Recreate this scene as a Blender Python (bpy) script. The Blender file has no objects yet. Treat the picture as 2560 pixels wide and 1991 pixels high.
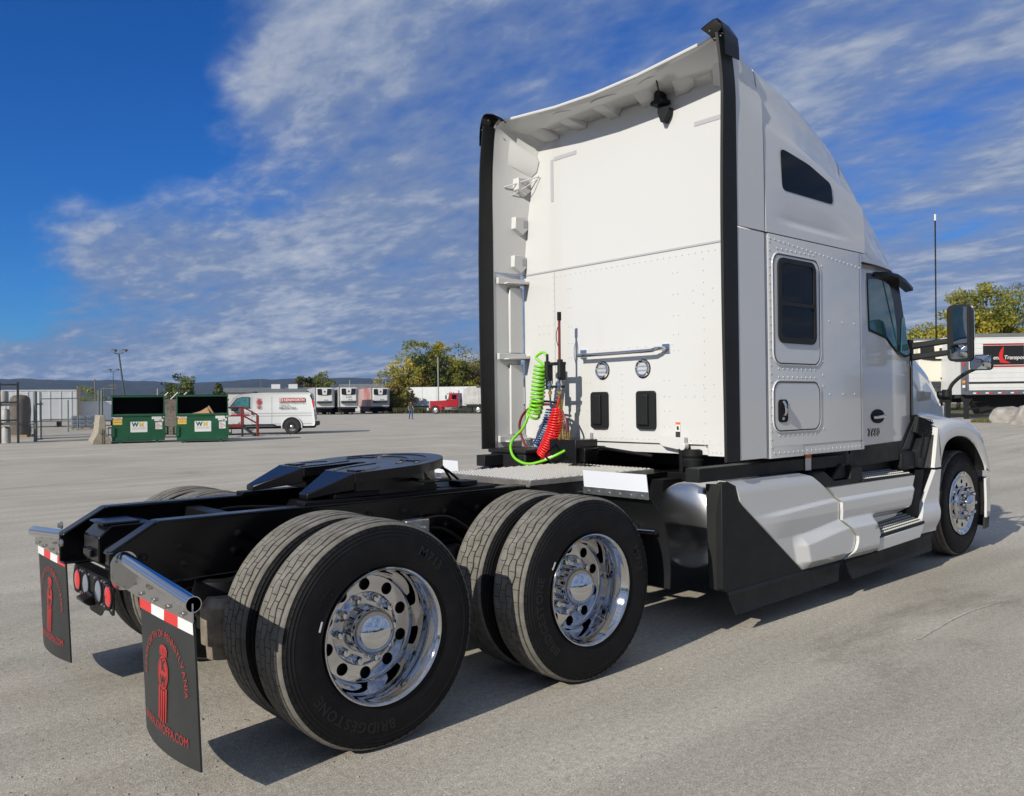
import bpy, bmesh, math, random
from mathutils import Vector, Matrix, noise
D = bpy.data; SC = bpy.context.scene; COL = SC.collection
R = math.radians; PI = math.pi
random.seed(7)

# ---------------------------------------------------------------- camera, sky, sun, exposure
F, YAW, PITCH, ROLL = 2115.6, .85202, .00433, -.01173
CAM = Vector((-2.036, -4.402, 1.532))
FW = Vector((math.cos(YAW)*math.cos(PITCH), math.sin(YAW)*math.cos(PITCH), math.sin(PITCH)))
RT = Vector((math.sin(YAW), -math.cos(YAW), 0)); UP = RT.cross(FW)
R2 = RT*math.cos(ROLL)+UP*math.sin(ROLL); U2 = -RT*math.sin(ROLL)+UP*math.cos(ROLL)
cam = D.cameras.new('camera'); co = D.objects.new('camera', cam); COL.objects.link(co)
cam.sensor_width = 36; cam.lens = 36*F/2560; cam.clip_start = .05; cam.clip_end = 20000
co.matrix_world = Matrix(((R2.x, U2.x, -FW.x, CAM.x), (R2.y, U2.y, -FW.y, CAM.y), (R2.z, U2.z, -FW.z, CAM.z), (0, 0, 0, 1)))
SC.camera = co
def ray(u, v): return FW+R2*((u-1280)/F)+U2*((995.5-v)/F)

SUNDIR = Vector((-1, -.165, .535)).normalized()
sun = D.lights.new('sun', 'SUN'); so = D.objects.new('sun', sun); COL.objects.link(so)
sun.energy = 5.0; sun.angle = R(.53); sun.color = (1, .94, .83)
so.rotation_euler = (-SUNDIR).to_track_quat('-Z', 'Y').to_euler(); so.location = (-20, -10, 30)
EL = math.asin(SUNDIR.z); AZ = math.atan2(SUNDIR.x, SUNDIR.y)

def build_world():
    w = D.worlds.new('World'); SC.world = w; w.use_nodes = True
    n = w.node_tree.nodes; l = w.node_tree.links; n.clear()
    def N(t, **k):
        q = n.new(t)
        for a, b in k.items(): setattr(q, a, b)
        return q
    def M(op, a, b=None, c=None, clamp=False):
        q = N('ShaderNodeMath', operation=op, use_clamp=clamp)
        for i, s in enumerate((a, b, c)):
            if s is None: continue
            if isinstance(s, (int, float)): q.inputs[i].default_value = s
            else: l.new(s, q.inputs[i])
        return q.outputs[0]
    def ss(x, a, b):
        q = N('ShaderNodeMapRange', interpolation_type='SMOOTHSTEP'); l.new(x, q.inputs[0])
        q.inputs[1].default_value = a; q.inputs[2].default_value = b; return q.outputs[0]
    sky = N('ShaderNodeTexSky', sky_type='NISHITA', sun_disc=False)
    sky.sun_elevation = EL; sky.sun_rotation = AZ; sky.altitude = 150; sky.air_density = 1.0; sky.dust_density = .25; sky.ozone_density = 3.0
    hs = N('ShaderNodeHueSaturation'); hs.inputs['Saturation'].default_value = 1.25; hs.inputs['Value'].default_value = 1.0
    l.new(sky.outputs[0], hs.inputs['Color'])
    tc = N('ShaderNodeTexCoord'); nm = N('ShaderNodeVectorMath', operation='NORMALIZE'); l.new(tc.outputs['Generated'], nm.inputs[0])
    sp = N('ShaderNodeSeparateXYZ'); l.new(nm.outputs[0], sp.inputs[0])
    zz = M('ADD', M('MAXIMUM', sp.outputs[2], 0.0), .16)
    cb = N('ShaderNodeCombineXYZ'); l.new(M('DIVIDE', sp.outputs[0], zz), cb.inputs[0]); l.new(M('DIVIDE', sp.outputs[1], zz), cb.inputs[1])
    def nz(scale, detail, rough, off=(0, 0, 0), dist=0., sc=(1, 1, 1), rz=0):
        mp = N('ShaderNodeMapping'); l.new(cb.outputs[0], mp.inputs[0]); mp.inputs['Location'].default_value = off; mp.inputs['Scale'].default_value = sc
        mp.inputs['Rotation'].default_value = (0, 0, rz)
        q = N('ShaderNodeTexNoise'); l.new(mp.outputs[0], q.inputs['Vector']); q.inputs['Scale'].default_value = scale
        q.inputs['Detail'].default_value = detail; q.inputs['Roughness'].default_value = rough; q.inputs['Distortion'].default_value = dist
        return q.outputs[0]
    big = nz(.45, 3, .5, (1.1, 4.7, 0)); med = nz(1.5, 5, .55, (2.4, .2, 0), .25, (1, .55, 1), .75); fine = nz(7.5, 5, .55, (5, 1, 0), .2, (1, .6, 1), .75)
    rip = nz(20, 5, .6, (2, 7, 0), .3, (1, .55, 1), .35)
    c5 = lambda x, k: M('MULTIPLY', M('SUBTRACT', x, .5), k)
    cov = M('ADD', M('ADD', M('ADD', c5(big, .6), c5(med, 1.9)), M('ADD', c5(fine, .7), c5(rip, .30))), .95)
    # clear gaps in the cloud deck, each a direction in the sky
    for (u, v, r0, r1, amt) in ((60, 20, .0, .24, 1.2), (330, -60, .0, .17, .7), (110, 310, .0, .13, .75), (400, 370, .0, .11, .55), (640, 430, .0, .11, .45), (-40, 660, .0, .10, .8), (1500, -60, .0, .25, .30), (2250, 60, .0, .27, .26)):
        d = ray(u, v).normalized()
        dp = N('ShaderNodeVectorMath', operation='DOT_PRODUCT'); l.new(nm.outputs[0], dp.inputs[0]); dp.inputs[1].default_value = d
        q = N('ShaderNodeMapRange'); l.new(dp.outputs['Value'], q.inputs[0]); q.inputs[1].default_value = math.cos(r1); q.inputs[2].default_value = math.cos(r0)
        cov = M('SUBTRACT', cov, M('MULTIPLY', M('POWER', q.outputs[0], 1.5), amt))
    mask = M('MULTIPLY', ss(cov, .12, .98), .95)
    br = M('ADD', M('ADD', c5(med, 1.1), M('ADD', c5(fine, .85), c5(rip, .45))), .53)
    cr = N('ShaderNodeValToRGB'); l.new(br, cr.inputs[0])
    e = cr.color_ramp.elements; e[0].position = .15; e[0].color = (.15, .235, .46, 1); e[1].position = .86; e[1].color = (.60, .645, .73, 1)
    x = cr.color_ramp.elements.new(.5); x.color = (.25, .335, .53, 1)
    b1 = N('ShaderNodeBackground'); tn = N('ShaderNodeMix', data_type='RGBA', blend_type='MULTIPLY'); tn.inputs[0].default_value = 1; l.new(hs.outputs[0], tn.inputs[6]); tn.inputs[7].default_value = (.34, .80, 1.42, 1); l.new(tn.outputs[2], b1.inputs[0]); b1.inputs[1].default_value = .082
    b2 = N('ShaderNodeBackground'); l.new(cr.outputs[0], b2.inputs[0]); b2.inputs[1].default_value = .90
    mx = N('ShaderNodeMixShader'); l.new(mask, mx.inputs[0]); l.new(b1.outputs[0], mx.inputs[1]); l.new(b2.outputs[0], mx.inputs[2])
    o = N('ShaderNodeOutputWorld'); l.new(mx.outputs[0], o.inputs[0])
build_world()
SC.render.engine = 'CYCLES'; SC.cycles.diffuse_bounces = 1
vs = SC.view_settings; vs.view_transform = 'Standard'; vs.look = 'None'; vs.exposure = -.12; vs.gamma = 1; vs.use_curve_mapping = False

# ---------------------------------------------------------------- materials
MATS = {}
def mat(name, col=(.5, .5, .5), rough=.5, metal=0., coat=0., var=0., vscale=3., bump=0., bscale=40., spec=.5, alpha=1., trans=0., col2=None, emis=None, vdet=4, stretch=None, ior=1.45, rvar=0.):
    if name in MATS: return MATS[name]
    m = D.materials.new(name); m.use_nodes = True; nt = m.node_tree; b = nt.nodes['Principled BSDF']
    b.inputs['Base Color'].default_value = (*col, 1); b.inputs['Roughness'].default_value = rough; b.inputs['Metallic'].default_value = metal
    b.inputs['Coat Weight'].default_value = coat; b.inputs['Coat Roughness'].default_value = .03; b.inputs['Specular IOR Level'].default_value = spec
    b.inputs['Transmission Weight'].default_value = trans; b.inputs['Alpha'].default_value = alpha; b.inputs['IOR'].default_value = ior
    if emis: b.inputs['Emission Color'].default_value = (*emis[:3], 1); b.inputs['Emission Strength'].default_value = emis[3]
    tc = None
    if var or bump or col2 or rvar:
        tc = nt.nodes.new('ShaderNodeTexCoord'); mp = nt.nodes.new('ShaderNodeMapping'); nt.links.new(tc.outputs['Object'], mp.inputs[0])
        if stretch: mp.inputs['Scale'].default_value = stretch
    if var or col2 or rvar:
        nz = nt.nodes.new('ShaderNodeTexNoise'); nz.inputs['Scale'].default_value = vscale; nz.inputs['Detail'].default_value = vdet; nz.inputs['Roughness'].default_value = .6
        nt.links.new(mp.outputs[0], nz.inputs['Vector'])
        r = nt.nodes.new('ShaderNodeValToRGB'); nt.links.new(nz.outputs[0], r.inputs[0])
        c2 = col2 or tuple(max(0, c*(1-var)) for c in col); c1 = col if col2 else tuple(min(1, c*(1+var)) for c in col)
        r.color_ramp.elements[0].position = .35; r.color_ramp.elements[1].position = .68
        r.color_ramp.elements[0].color = (*c2, 1); r.color_ramp.elements[1].color = (*c1, 1)
        if var or col2: nt.links.new(r.outputs[0], b.inputs['Base Color'])
        if rvar:
            mr = nt.nodes.new('ShaderNodeMapRange'); nt.links.new(nz.outputs[0], mr.inputs[0]); mr.inputs[1].default_value = .3; mr.inputs[2].default_value = .7
            mr.inputs[3].default_value = max(.01, rough-rvar); mr.inputs[4].default_value = rough+rvar; nt.links.new(mr.outputs[0], b.inputs['Roughness'])
    if bump:
        n2 = nt.nodes.new('ShaderNodeTexNoise'); n2.inputs['Scale'].default_value = bscale; n2.inputs['Detail'].default_value = 3
        nt.links.new(mp.outputs[0], n2.inputs['Vector'])
        bp = nt.nodes.new('ShaderNodeBump'); bp.inputs['Strength'].default_value = bump; bp.inputs['Distance'].default_value = .01
        nt.links.new(n2.outputs[0], bp.inputs['Height']); nt.links.new(bp.outputs[0], b.inputs['Normal'])
    MATS[name] = m; return m

# ---------------------------------------------------------------- mesh helpers
class MB:
    def __init__(s): s.v = []; s.f = []; s.m = []
    def add(s, v, f, m=0):
        o = len(s.v); s.v += [tuple(p) for p in v]; s.f += [tuple(i+o for i in q) for q in f]; s.m += [m]*len(f); return s
    def box(s, x0, x1, y0, y1, z0, z1, m=0):
        return s.hexa([(x0, y0, z0), (x1, y0, z0), (x1, y1, z0), (x0, y1, z0), (x0, y0, z1), (x1, y0, z1), (x1, y1, z1), (x0, y1, z1)], m)
    def hexa(s, p, m=0): return s.add(p, [(3, 2, 1, 0), (4, 5, 6, 7), (0, 1, 5, 4), (1, 2, 6, 5), (2, 3, 7, 6), (3, 0, 4, 7)], m)
    def prism(s, pts, ax, a, b, m=0):
        n = len(pts)
        def P(q, h): return {'x': (h, q[0], q[1]), 'y': (q[0], h, q[1]), 'z': (q[0], q[1], h)}[ax]
        v = [P(q, a) for q in pts]+[P(q, b) for q in pts]
        return s.add(v, [tuple(range(n)), tuple(range(2*n-1, n-1, -1))]+[(i, (i+1) % n, n+(i+1) % n, n+i) for i in range(n)], m)
    def loft(s, rings, closed=True, cap=True, m=0):
        n = len(rings[0]); v = [p for r in rings for p in r]; f = []
        for i in range(len(rings)-1):
            for j in range(n if closed else n-1):
                k = (j+1) % n; f.append((i*n+j, i*n+k, (i+1)*n+k, (i+1)*n+j))
        if cap and closed: f.append(tuple(range(n))); f.append(tuple(range(len(v)-1, len(v)-n-1, -1)))
        return s.add(v, f, m)
    def tube(s, path, r, n=8, cap=True, m=0, closed=False):
        P = [Vector(p) for p in path]; L = len(P); rings = []; T0 = None; A = None
        for i in range(L):
            t = ((P[(i+1) % L]-P[i-1]) if closed else (P[min(i+1, L-1)]-P[max(i-1, 0)])).normalized()
            if A is None:
                A = t.orthogonal().normalized()
            else:
                A = (A-t*A.dot(t)).normalized()
            B = t.cross(A); rr = r[i] if isinstance(r, (list, tuple)) else r
            rings.append([P[i]+(A*math.cos(2*PI*j/n)+B*math.sin(2*PI*j/n))*rr for j in range(n)])
        if closed: rings.append(rings[0])
        return s.loft(rings, True, cap and not closed, m)
    def cyl(s, a, b, r, r2=None, n=16, m=0): return s.tube([a, b], [r, r if r2 is None else r2], n, True, m)
    def lathe(s, prof, c=(0, 0, 0), ax='y', n=48, m=0, cap=False, ph=0):
        rings = []
        for (r, h) in prof:
            g = []
            for j in range(n):
                a = 2*PI*j/n+ph; p, q = r*math.cos(a), r*math.sin(a)
                g.append({'x': (c[0]+h, c[1]+p, c[2]+q), 'y': (c[0]+p, c[1]+h, c[2]+q), 'z': (c[0]+p, c[1]+q, c[2]+h)}[ax])
            rings.append(g)
        return s.loft(rings, True, cap, m)
    def grid(s, fn, nu, nv, m=0):
        v = [fn(i/nu, j/nv) for i in range(nu+1) for j in range(nv+1)]
        return s.add(v, [(i*(nv+1)+j, i*(nv+1)+j+1, (i+1)*(nv+1)+j+1, (i+1)*(nv+1)+j) for i in range(nu) for j in range(nv)], m)
    def dome(s, c, nrm, r, h, n=6, m=0):
        N = Vector(nrm).normalized(); A = N.orthogonal().normalized(); B = N.cross(A); c = Vector(c)
        v = [c+(A*math.cos(2*PI*j/n)+B*math.sin(2*PI*j/n))*r for j in range(n)]+[c+(A*math.cos(2*PI*j/n)+B*math.sin(2*PI*j/n))*r*.6+N*h*.8 for j in range(n)]+[c+N*h]
        return s.add(v, [(j, (j+1) % n, n+(j+1) % n, n+j) for j in range(n)]+[(n+j, n+(j+1) % n, 2*n) for j in range(n)], m)
    def mesh(s, name, mats, smooth=35, recalc=True):
        me = D.meshes.new(name); me.from_pydata(s.v, [], s.f)
        for a in (mats if isinstance(mats, (list, tuple)) else [mats]): me.materials.append(MATS[a] if isinstance(a, str) else a)
        if len(me.materials) > 1: me.polygons.foreach_set('material_index', s.m)
        if recalc:
            b = bmesh.new(); b.from_mesh(me); bmesh.ops.recalc_face_normals(b, faces=b.faces); b.to_mesh(me); b.free()
        if smooth:
            me.polygons.foreach_set('use_smooth', [True]*len(me.polygons)); me.set_sharp_from_angle(angle=R(smooth))
        me.update(); return me
    def build(s, name, mats, parent=None, smooth=35, bevel=0, seg=2, recalc=True, solid=0):
        o = D.objects.new(name, s.mesh(name, mats, smooth, recalc)); COL.objects.link(o)
        if parent: o.parent = parent
        if solid: q = o.modifiers.new('thick', 'SOLIDIFY'); q.thickness = solid; q.offset = 0; q = o.modifiers.new('split', 'EDGE_SPLIT'); q.split_angle = R(max(smooth, 30))
        if bevel:
            q = o.modifiers.new('bevel', 'BEVEL'); q.width = bevel; q.segments = seg; q.limit_method = 'ANGLE'; q.angle_limit = R(40); q.harden_normals = False
        return o
def tag(o, label, cat, group=None, kind=None):
    if label: o['label'] = label
    if cat: o['category'] = cat
    if group: o['group'] = group
    if kind: o['kind'] = kind
    return o
def stuff(o): o['kind'] = 'stuff'; return o
def thing(name, label, cat, loc=(0, 0, 0), rz=0, group=None):
    o = D.objects.new(name, None); COL.objects.link(o); o.empty_display_size = .2
    o.location = loc; o.rotation_euler = (0, 0, rz); return tag(o, label, cat, group)
def dup(o, parent=None):
    c = o.copy(); COL.objects.link(c)
    if parent: c.parent = parent
    for ch in o.children: dup(ch, c)
    return c
def curve_mesh(cu):
    o = D.objects.new('tmp', cu); me = D.meshes.new_from_object(o)
    v = [tuple(p.co) for p in me.vertices]; f = [tuple(p.vertices) for p in me.polygons]
    D.objects.remove(o); D.meshes.remove(me); D.curves.remove(cu); return v, f
def text(s, size=1., ext=0., space=1., align='LEFT', bold=0., shear=0.):
    cu = D.curves.new('t', 'FONT'); cu.body = s; cu.size = size; cu.extrude = ext; cu.space_character = space; cu.align_x = align; cu.offset = bold; cu.shear = shear; cu.resolution_u = 3
    return curve_mesh(cu)
def shape(outer, holes=(), depth=.01):
    cu = D.curves.new('s', 'CURVE'); cu.dimensions = '2D'; cu.fill_mode = 'BOTH'; cu.extrude = depth/2
    for pts in [outer]+list(holes):
        sp = cu.splines.new('POLY'); sp.points.add(len(pts)-1); sp.use_cyclic_u = True
        for p, q in zip(sp.points, pts): p.co = (q[0], q[1], 0, 1)
    return curve_mesh(cu)
def place(vf, o, U, V, N=None):
    o, U, V = Vector(o), Vector(U), Vector(V); N = Vector(N) if N else U.cross(V)
    return [o+U*a+V*b+N*c for a, b, c in vf[0]], vf[1]
def circ(r, n=24, c=(0, 0), a0=0, a1=2*PI, end=False): return [(c[0]+r*math.cos(a0+(a1-a0)*i/(n-1 if end else n)), c[1]+r*math.sin(a0+(a1-a0)*i/(n-1 if end else n))) for i in range(n)]
def rrect(x0, x1, y0, y1, r, n=5):
    o = []
    for cx, cy, a in ((x1-r, y1-r, 0), (x0+r, y1-r, 90), (x0+r, y0+r, 180), (x1-r, y0+r, 270)):
        o += [(cx+r*math.cos(R(a+90*i/n)), cy+r*math.sin(R(a+90*i/n))) for i in range(n+1)]
    return o
def rpoly(pts, r, n=4):
    o = []; L = len(pts)
    for i in range(L):
        p = Vector(pts[i]).to_2d(); a = Vector(pts[i-1]).to_2d(); b = Vector(pts[(i+1) % L]).to_2d()
        da = (a-p); db = (b-p); k = min(r, da.length*.45, db.length*.45); s = p+da.normalized()*k; e = p+db.normalized()*k
        for j in range(n+1):
            t = j/n; q = s*(1-t)**2+p*2*t*(1-t)+e*t*t; o.append((q.x, q.y))
    return o
def lin(tab, x):
    if x <= tab[0][0]: return tab[0][1]
    for (a, b), (c, d) in zip(tab, tab[1:]):
        if x <= c: return b+(d-b)*(x-a)/(c-a)
    return tab[-1][1]
def sst(a, b, x):
    t = min(1, max(0, (x-a)/(b-a))); return t*t*(3-2*t)
def smooth_path(P, k=6):
    P = [Vector(p) for p in P]; o = []
    for i in range(len(P)-1):
        a, b, c, d = P[max(i-1, 0)], P[i], P[i+1], P[min(i+2, len(P)-1)]
        for j in range(k):
            t = j/k; o.append(.5*((2*b)+(c-a)*t+(2*a-5*b+4*c-d)*t*t+(-a+3*b-3*c+d)*t**3))
    return o+[P[-1]]
def gz(x, y): return .45*sst(12, 34, x-.75*y) if x > 5 else 0
def G(u, d):
    p = CAM+ray(u, 1000)*d; return Vector((p.x, p.y, gz(p.x, p.y)))
RZ0 = YAW-PI/2
def RZ(u): return RZ0+math.atan((1280-u)/F)
# ---------------------------------------------------------------- material palette
mat('white_paint', (.62, .625, .62), .16, coat=1., rvar=.04, vscale=2.2, bump=.10, bscale=2.6)
mat('shell_paint', (.62, .625, .62), .26, coat=.5)
mat('matte_black', (.011, .012, .013), .55, spec=.35, rvar=.08, vscale=6, bump=.04, bscale=300)
mat('gloss_black', (.004, .004, .005), .24, spec=.45, var=.2, rvar=.06)
mat('satin_black', (.006, .006, .007), .45, spec=.25, rvar=.1, vscale=8)
mat('rubber_black', (.010, .010, .011), .6, spec=.22, var=.25, vscale=9)
mat('letter_rubber', (.018, .018, .019), .5, spec=.3)
mat('flap_rubber', (.030, .032, .033), .5, spec=.35, var=.12, vscale=4)
mat('tread_dust', (.20, .19, .168), .9, col2=(.125, .116, .10), vscale=14, bump=.25, bscale=180)
mat('chrome', (.66, .67, .69), .03, 1.0, rvar=.02, vscale=4)
mat('stainless', (.62, .62, .62), .12, 1.0)
mat('polished_aluminium', (.62, .62, .63), .05, 1.0, rvar=.02, vscale=6)
mat('tank_aluminium', (.58, .59, .61), .26, 1.0)
mat('deck_aluminium', (.30, .29, .27), .4, .6, var=.2, vscale=12)
mat('deck_button', (.80, .76, .68), .25, .55)
mat('tread_plate', (.55, .54, .50), .4, .3)
mat('galvanised', (.42, .43, .44), .42, 1.0, var=.25, vscale=20)
mat('bolt_steel', (.55, .53, .50), .3, 1.0)
mat('brass', (.60, .42, .16), .25, 1.0)
mat('dark_glass', (.004, .005, .006), .04, spec=.22)
mat('teal_glass', (.035, .14, .155), .02, coat=.7, var=.5, vscale=1.5)
mat('mirror_glass', (.55, .58, .60), .01, 1.0)
mat('red_lens', (.62, .012, .012), .12, coat=1, bump=.5, bscale=90)
mat('clear_lens', (.17, .19, .25), .08, coat=1, bump=.3, bscale=60)
mat('work_lens', (.72, .75, .80), .06, .5, coat=1)
mat('print_red', (.36, .028, .026), .5)
mat('tape_white', (.74, .75, .76), .3, var=.05, vscale=60)
mat('tape_red', (.62, .03, .03), .3)
mat('sheet_white', (.70, .73, .80), .35)
mat('hose_green', (.20, .62, .02), .3, coat=.3)
mat('hose_blue', (.01, .04, .14), .3, coat=.3)
mat('hose_red', (.72, .015, .015), .3, coat=.3)
mat('hose_wine', (.16, .02, .02), .4)
mat('label_white', (.72, .72, .70), .5)
mat('label_orange', (.75, .16, .03), .5)
mat('seam_dark', (.03, .03, .03), .6)
mat('grey_strip', (.42, .43, .45), .4)
mat('tan_iron', (.20, .17, .13), .6, var=.4, vscale=12)

# ---------------------------------------------------------------- ground
def ground_material():
    m = D.materials.new('lot_asphalt'); m.use_nodes = True; nt = m.node_tree; n, l = nt.nodes, nt.links; b = n['Principled BSDF']; MATS['lot_asphalt'] = m
    tc = n.new('ShaderNodeTexCoord')
    def nz(scale, det=4, rough=.6, sc=(1, 1, 1), rz=0, dist=0):
        mp = n.new('ShaderNodeMapping'); l.new(tc.outputs['Object'], mp.inputs[0]); mp.inputs['Scale'].default_value = sc; mp.inputs['Rotation'].default_value = (0, 0, rz)
        q = n.new('ShaderNodeTexNoise'); l.new(mp.outputs[0], q.inputs[0]); q.inputs['Scale'].default_value = scale; q.inputs['Detail'].default_value = det
        q.inputs['Roughness'].default_value = rough; q.inputs['Distortion'].default_value = dist; return q.outputs[0]
    def ramp(x, a, ca, c, cc):
        r = n.new('ShaderNodeValToRGB'); l.new(x, r.inputs[0]); e = r.color_ramp.elements
        e[0].position = a; e[0].color = (*ca, 1); e[1].position = c; e[1].color = (*cc, 1); return r.outputs[0]
    def mix(t, f, a, c):
        q = n.new('ShaderNodeMix'); q.data_type = 'RGBA'; q.blend_type = t
        (q.inputs[0].__setattr__('default_value', f) if isinstance(f, float) else l.new(f, q.inputs[0])); l.new(a, q.inputs[6]); l.new(c, q.inputs[7]); return q.outputs[2]
    base = ramp(nz(.35, 5, .6), .3, (.44, .408, .350), .72, (.57, .532, .462))
    streak = ramp(nz(1.0, 5, .65, (.10, 1.5, 1), .55, .6), .36, (.93, .925, .92), .64, (1.04, 1.04, 1.035))
    streak2 = ramp(nz(.8, 4, .6, (.07, 1.1, 1), -.35, 1.2), .36, (.93, .93, .93), .62, (1.04, 1.04, 1.04))
    aggr = ramp(nz(110, 3, .75), .32, (.58, .57, .56), .68, (1.28, 1.27, 1.25))
    aggr2 = ramp(nz(28, 5, .75), .30, (.72, .72, .71), .68, (1.14, 1.14, 1.14))
    c = mix('MULTIPLY', 1., base, streak); c = mix('MULTIPLY', 1., c, streak2); c = mix('MULTIPLY', 1., c, aggr); c = mix('MULTIPLY', 1., c, aggr2)
    dark = ramp(nz(.55, 7, .72, (.5, 1.2, 1), .8, 1.0), .56, (1, 1, 1), .74, (.66, .65, .64)); c = mix('MULTIPLY', 1., c, dark)
    wv = n.new('ShaderNodeTexWave'); wv.wave_type = 'RINGS'; wv.inputs['Scale'].default_value = .55; wv.inputs['Distortion'].default_value = 9; wv.inputs['Detail'].default_value = 4; wv.inputs['Detail Scale'].default_value = .6
    mw = n.new('ShaderNodeMapping'); l.new(tc.outputs['Object'], mw.inputs[0]); mw.inputs['Location'].default_value = (-3, -9, 0); mw.inputs['Scale'].default_value = (.5, .8, 1); l.new(mw.outputs[0], wv.inputs[0])
    c = mix('MULTIPLY', 1., c, ramp(wv.outputs[0], .2, (.965, .965, .965), .7, (1.015, 1.015, 1.015)))
    c = mix('MULTIPLY', 1., c, ramp(nz(.9, 5, .65), .70, (1, 1, 1), .80, (.70, .69, .68)))
    vo = n.new('ShaderNodeTexVoronoi'); vo.feature = 'F1'; vo.inputs['Scale'].default_value = 55; l.new(tc.outputs['Object'], vo.inputs['Vector'])
    pit = ramp(vo.outputs['Distance'], .05, (.45, .44, .43), .22, (1, 1, 1)); c = mix('MULTIPLY', .5, c, pit)
    l.new(c, b.inputs['Base Color']); b.inputs['Roughness'].default_value = .92; b.inputs['Specular IOR Level'].default_value = .25
    ad = n.new('ShaderNodeMath'); ad.operation = 'ADD'; l.new(nz(150, 3, .7), ad.inputs[0]); l.new(nz(30, 4, .7), ad.inputs[1])
    bp = n.new('ShaderNodeBump'); bp.inputs['Strength'].default_value = .55; bp.inputs['Distance'].default_value = .008; l.new(ad.outputs[0], bp.inputs['Height']); l.new(bp.outputs[0], b.inputs['Normal'])
ground_material()
def axis_vals():
    a = [-6000, -2500, -1000, -400, -150, -60, -25]+list(range(-10, 130, 3))+[150, 200, 300, 500, 1000, 2000, 4000, 7000]
    return a
gm = MB(); xs = axis_vals(); n_ = len(xs)
gm.add([(x, y, gz(x, y)) for x in xs for y in xs], [(i*n_+j, (i+1)*n_+j, (i+1)*n_+j+1, i*n_+j+1) for i in range(n_-1) for j in range(n_-1)])
g = gm.build('ground', 'lot_asphalt', smooth=80, recalc=False); tag(g, 'weathered pale grey asphalt lot with tyre streaks and grit', 'ground', kind='structure')
# loose stones on the asphalt
mat('stone_chip', (.36, .34, .30), .9, var=.4, vscale=5)
pb = MB(); rnd = random.Random(3)
for i in range(2600):
    d = 2.6+9*rnd.random()**1.6; a = YAW+rnd.uniform(-.62, .62); x, y = CAM.x+d*math.cos(a), CAM.y+d*math.sin(a); s = rnd.uniform(.0025, .0075)*(1.6 if rnd.random() < .05 else 1)
    v = [(x+s*rnd.uniform(.6, 1.3)*dx, y+s*rnd.uniform(.6, 1.3)*dy, s*.8*dz+.001) for dx, dy, dz in ((1, 0, .2), (0, 1, .1), (-1, 0, .2), (0, -1, .1), (.1, .1, 1), (0, 0, -.4))]
    pb.add(v, [(0, 1, 4), (1, 2, 4), (2, 3, 4), (3, 0, 4), (1, 0, 5), (2, 1, 5), (3, 2, 5), (0, 3, 5)])
tag(pb.build('loose_stone_chips', 'stone_chip', smooth=0), 'small loose stone chips scattered over the asphalt', 'gravel', kind='stuff')
# pale scrape lines on the asphalt by the skirt
mat('scrape', (.52, .48, .42), .95, var=.25, vscale=14)
sc_ = MB()
for pts, w in (([(3.4, -2.06), (4.2, -2.0), (4.9, -2.05)], .012), ([(5.3, -2.1), (6.0, -2.14), (6.6, -2.2)], .016), ([(6.2, -1.78), (6.5, -1.95), (6.9, -2.12)], .012)):
    p = smooth_path([(a, b, .004) for a, b in pts], 10)
    for i in range(len(p)-1):
        w0 = w*(.5+.8*noise.noise(p[i]*3+Vector((0, 0, 5)))); w1 = w*(.5+.8*noise.noise(p[i+1]*3+Vector((0, 0, 5)))); w0 = max(w0, .004); w1 = max(w1, .004)
        sc_.add([(p[i].x, p[i].y-w0, .004), (p[i+1].x, p[i+1].y-w1, .004), (p[i+1].x, p[i+1].y+w1, .004), (p[i].x, p[i].y+w0, .004)], [(0, 1, 2, 3)])
tag(sc_.build('scrape_marks', 'scrape', smooth=0), 'pale scraped lines across the asphalt beside the truck', 'markings', kind='structure')
# ---------------------------------------------------------------- the tractor unit
T = thing('semi_truck', 'clean white sleeper tractor unit with chrome wheels, black frame and coiled air lines', 'truck')
def hitp(u, v, p, nrm):
    d = ray(u, v); p = Vector(p); nrm = Vector(nrm); return CAM+d*((p-CAM).dot(nrm)/d.dot(nrm))
def A1(x, y): return 1800+x*.3885, 500+y*.3885
def A6(x, y): return 2100+x*.2707, 1000+y*.2707

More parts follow.
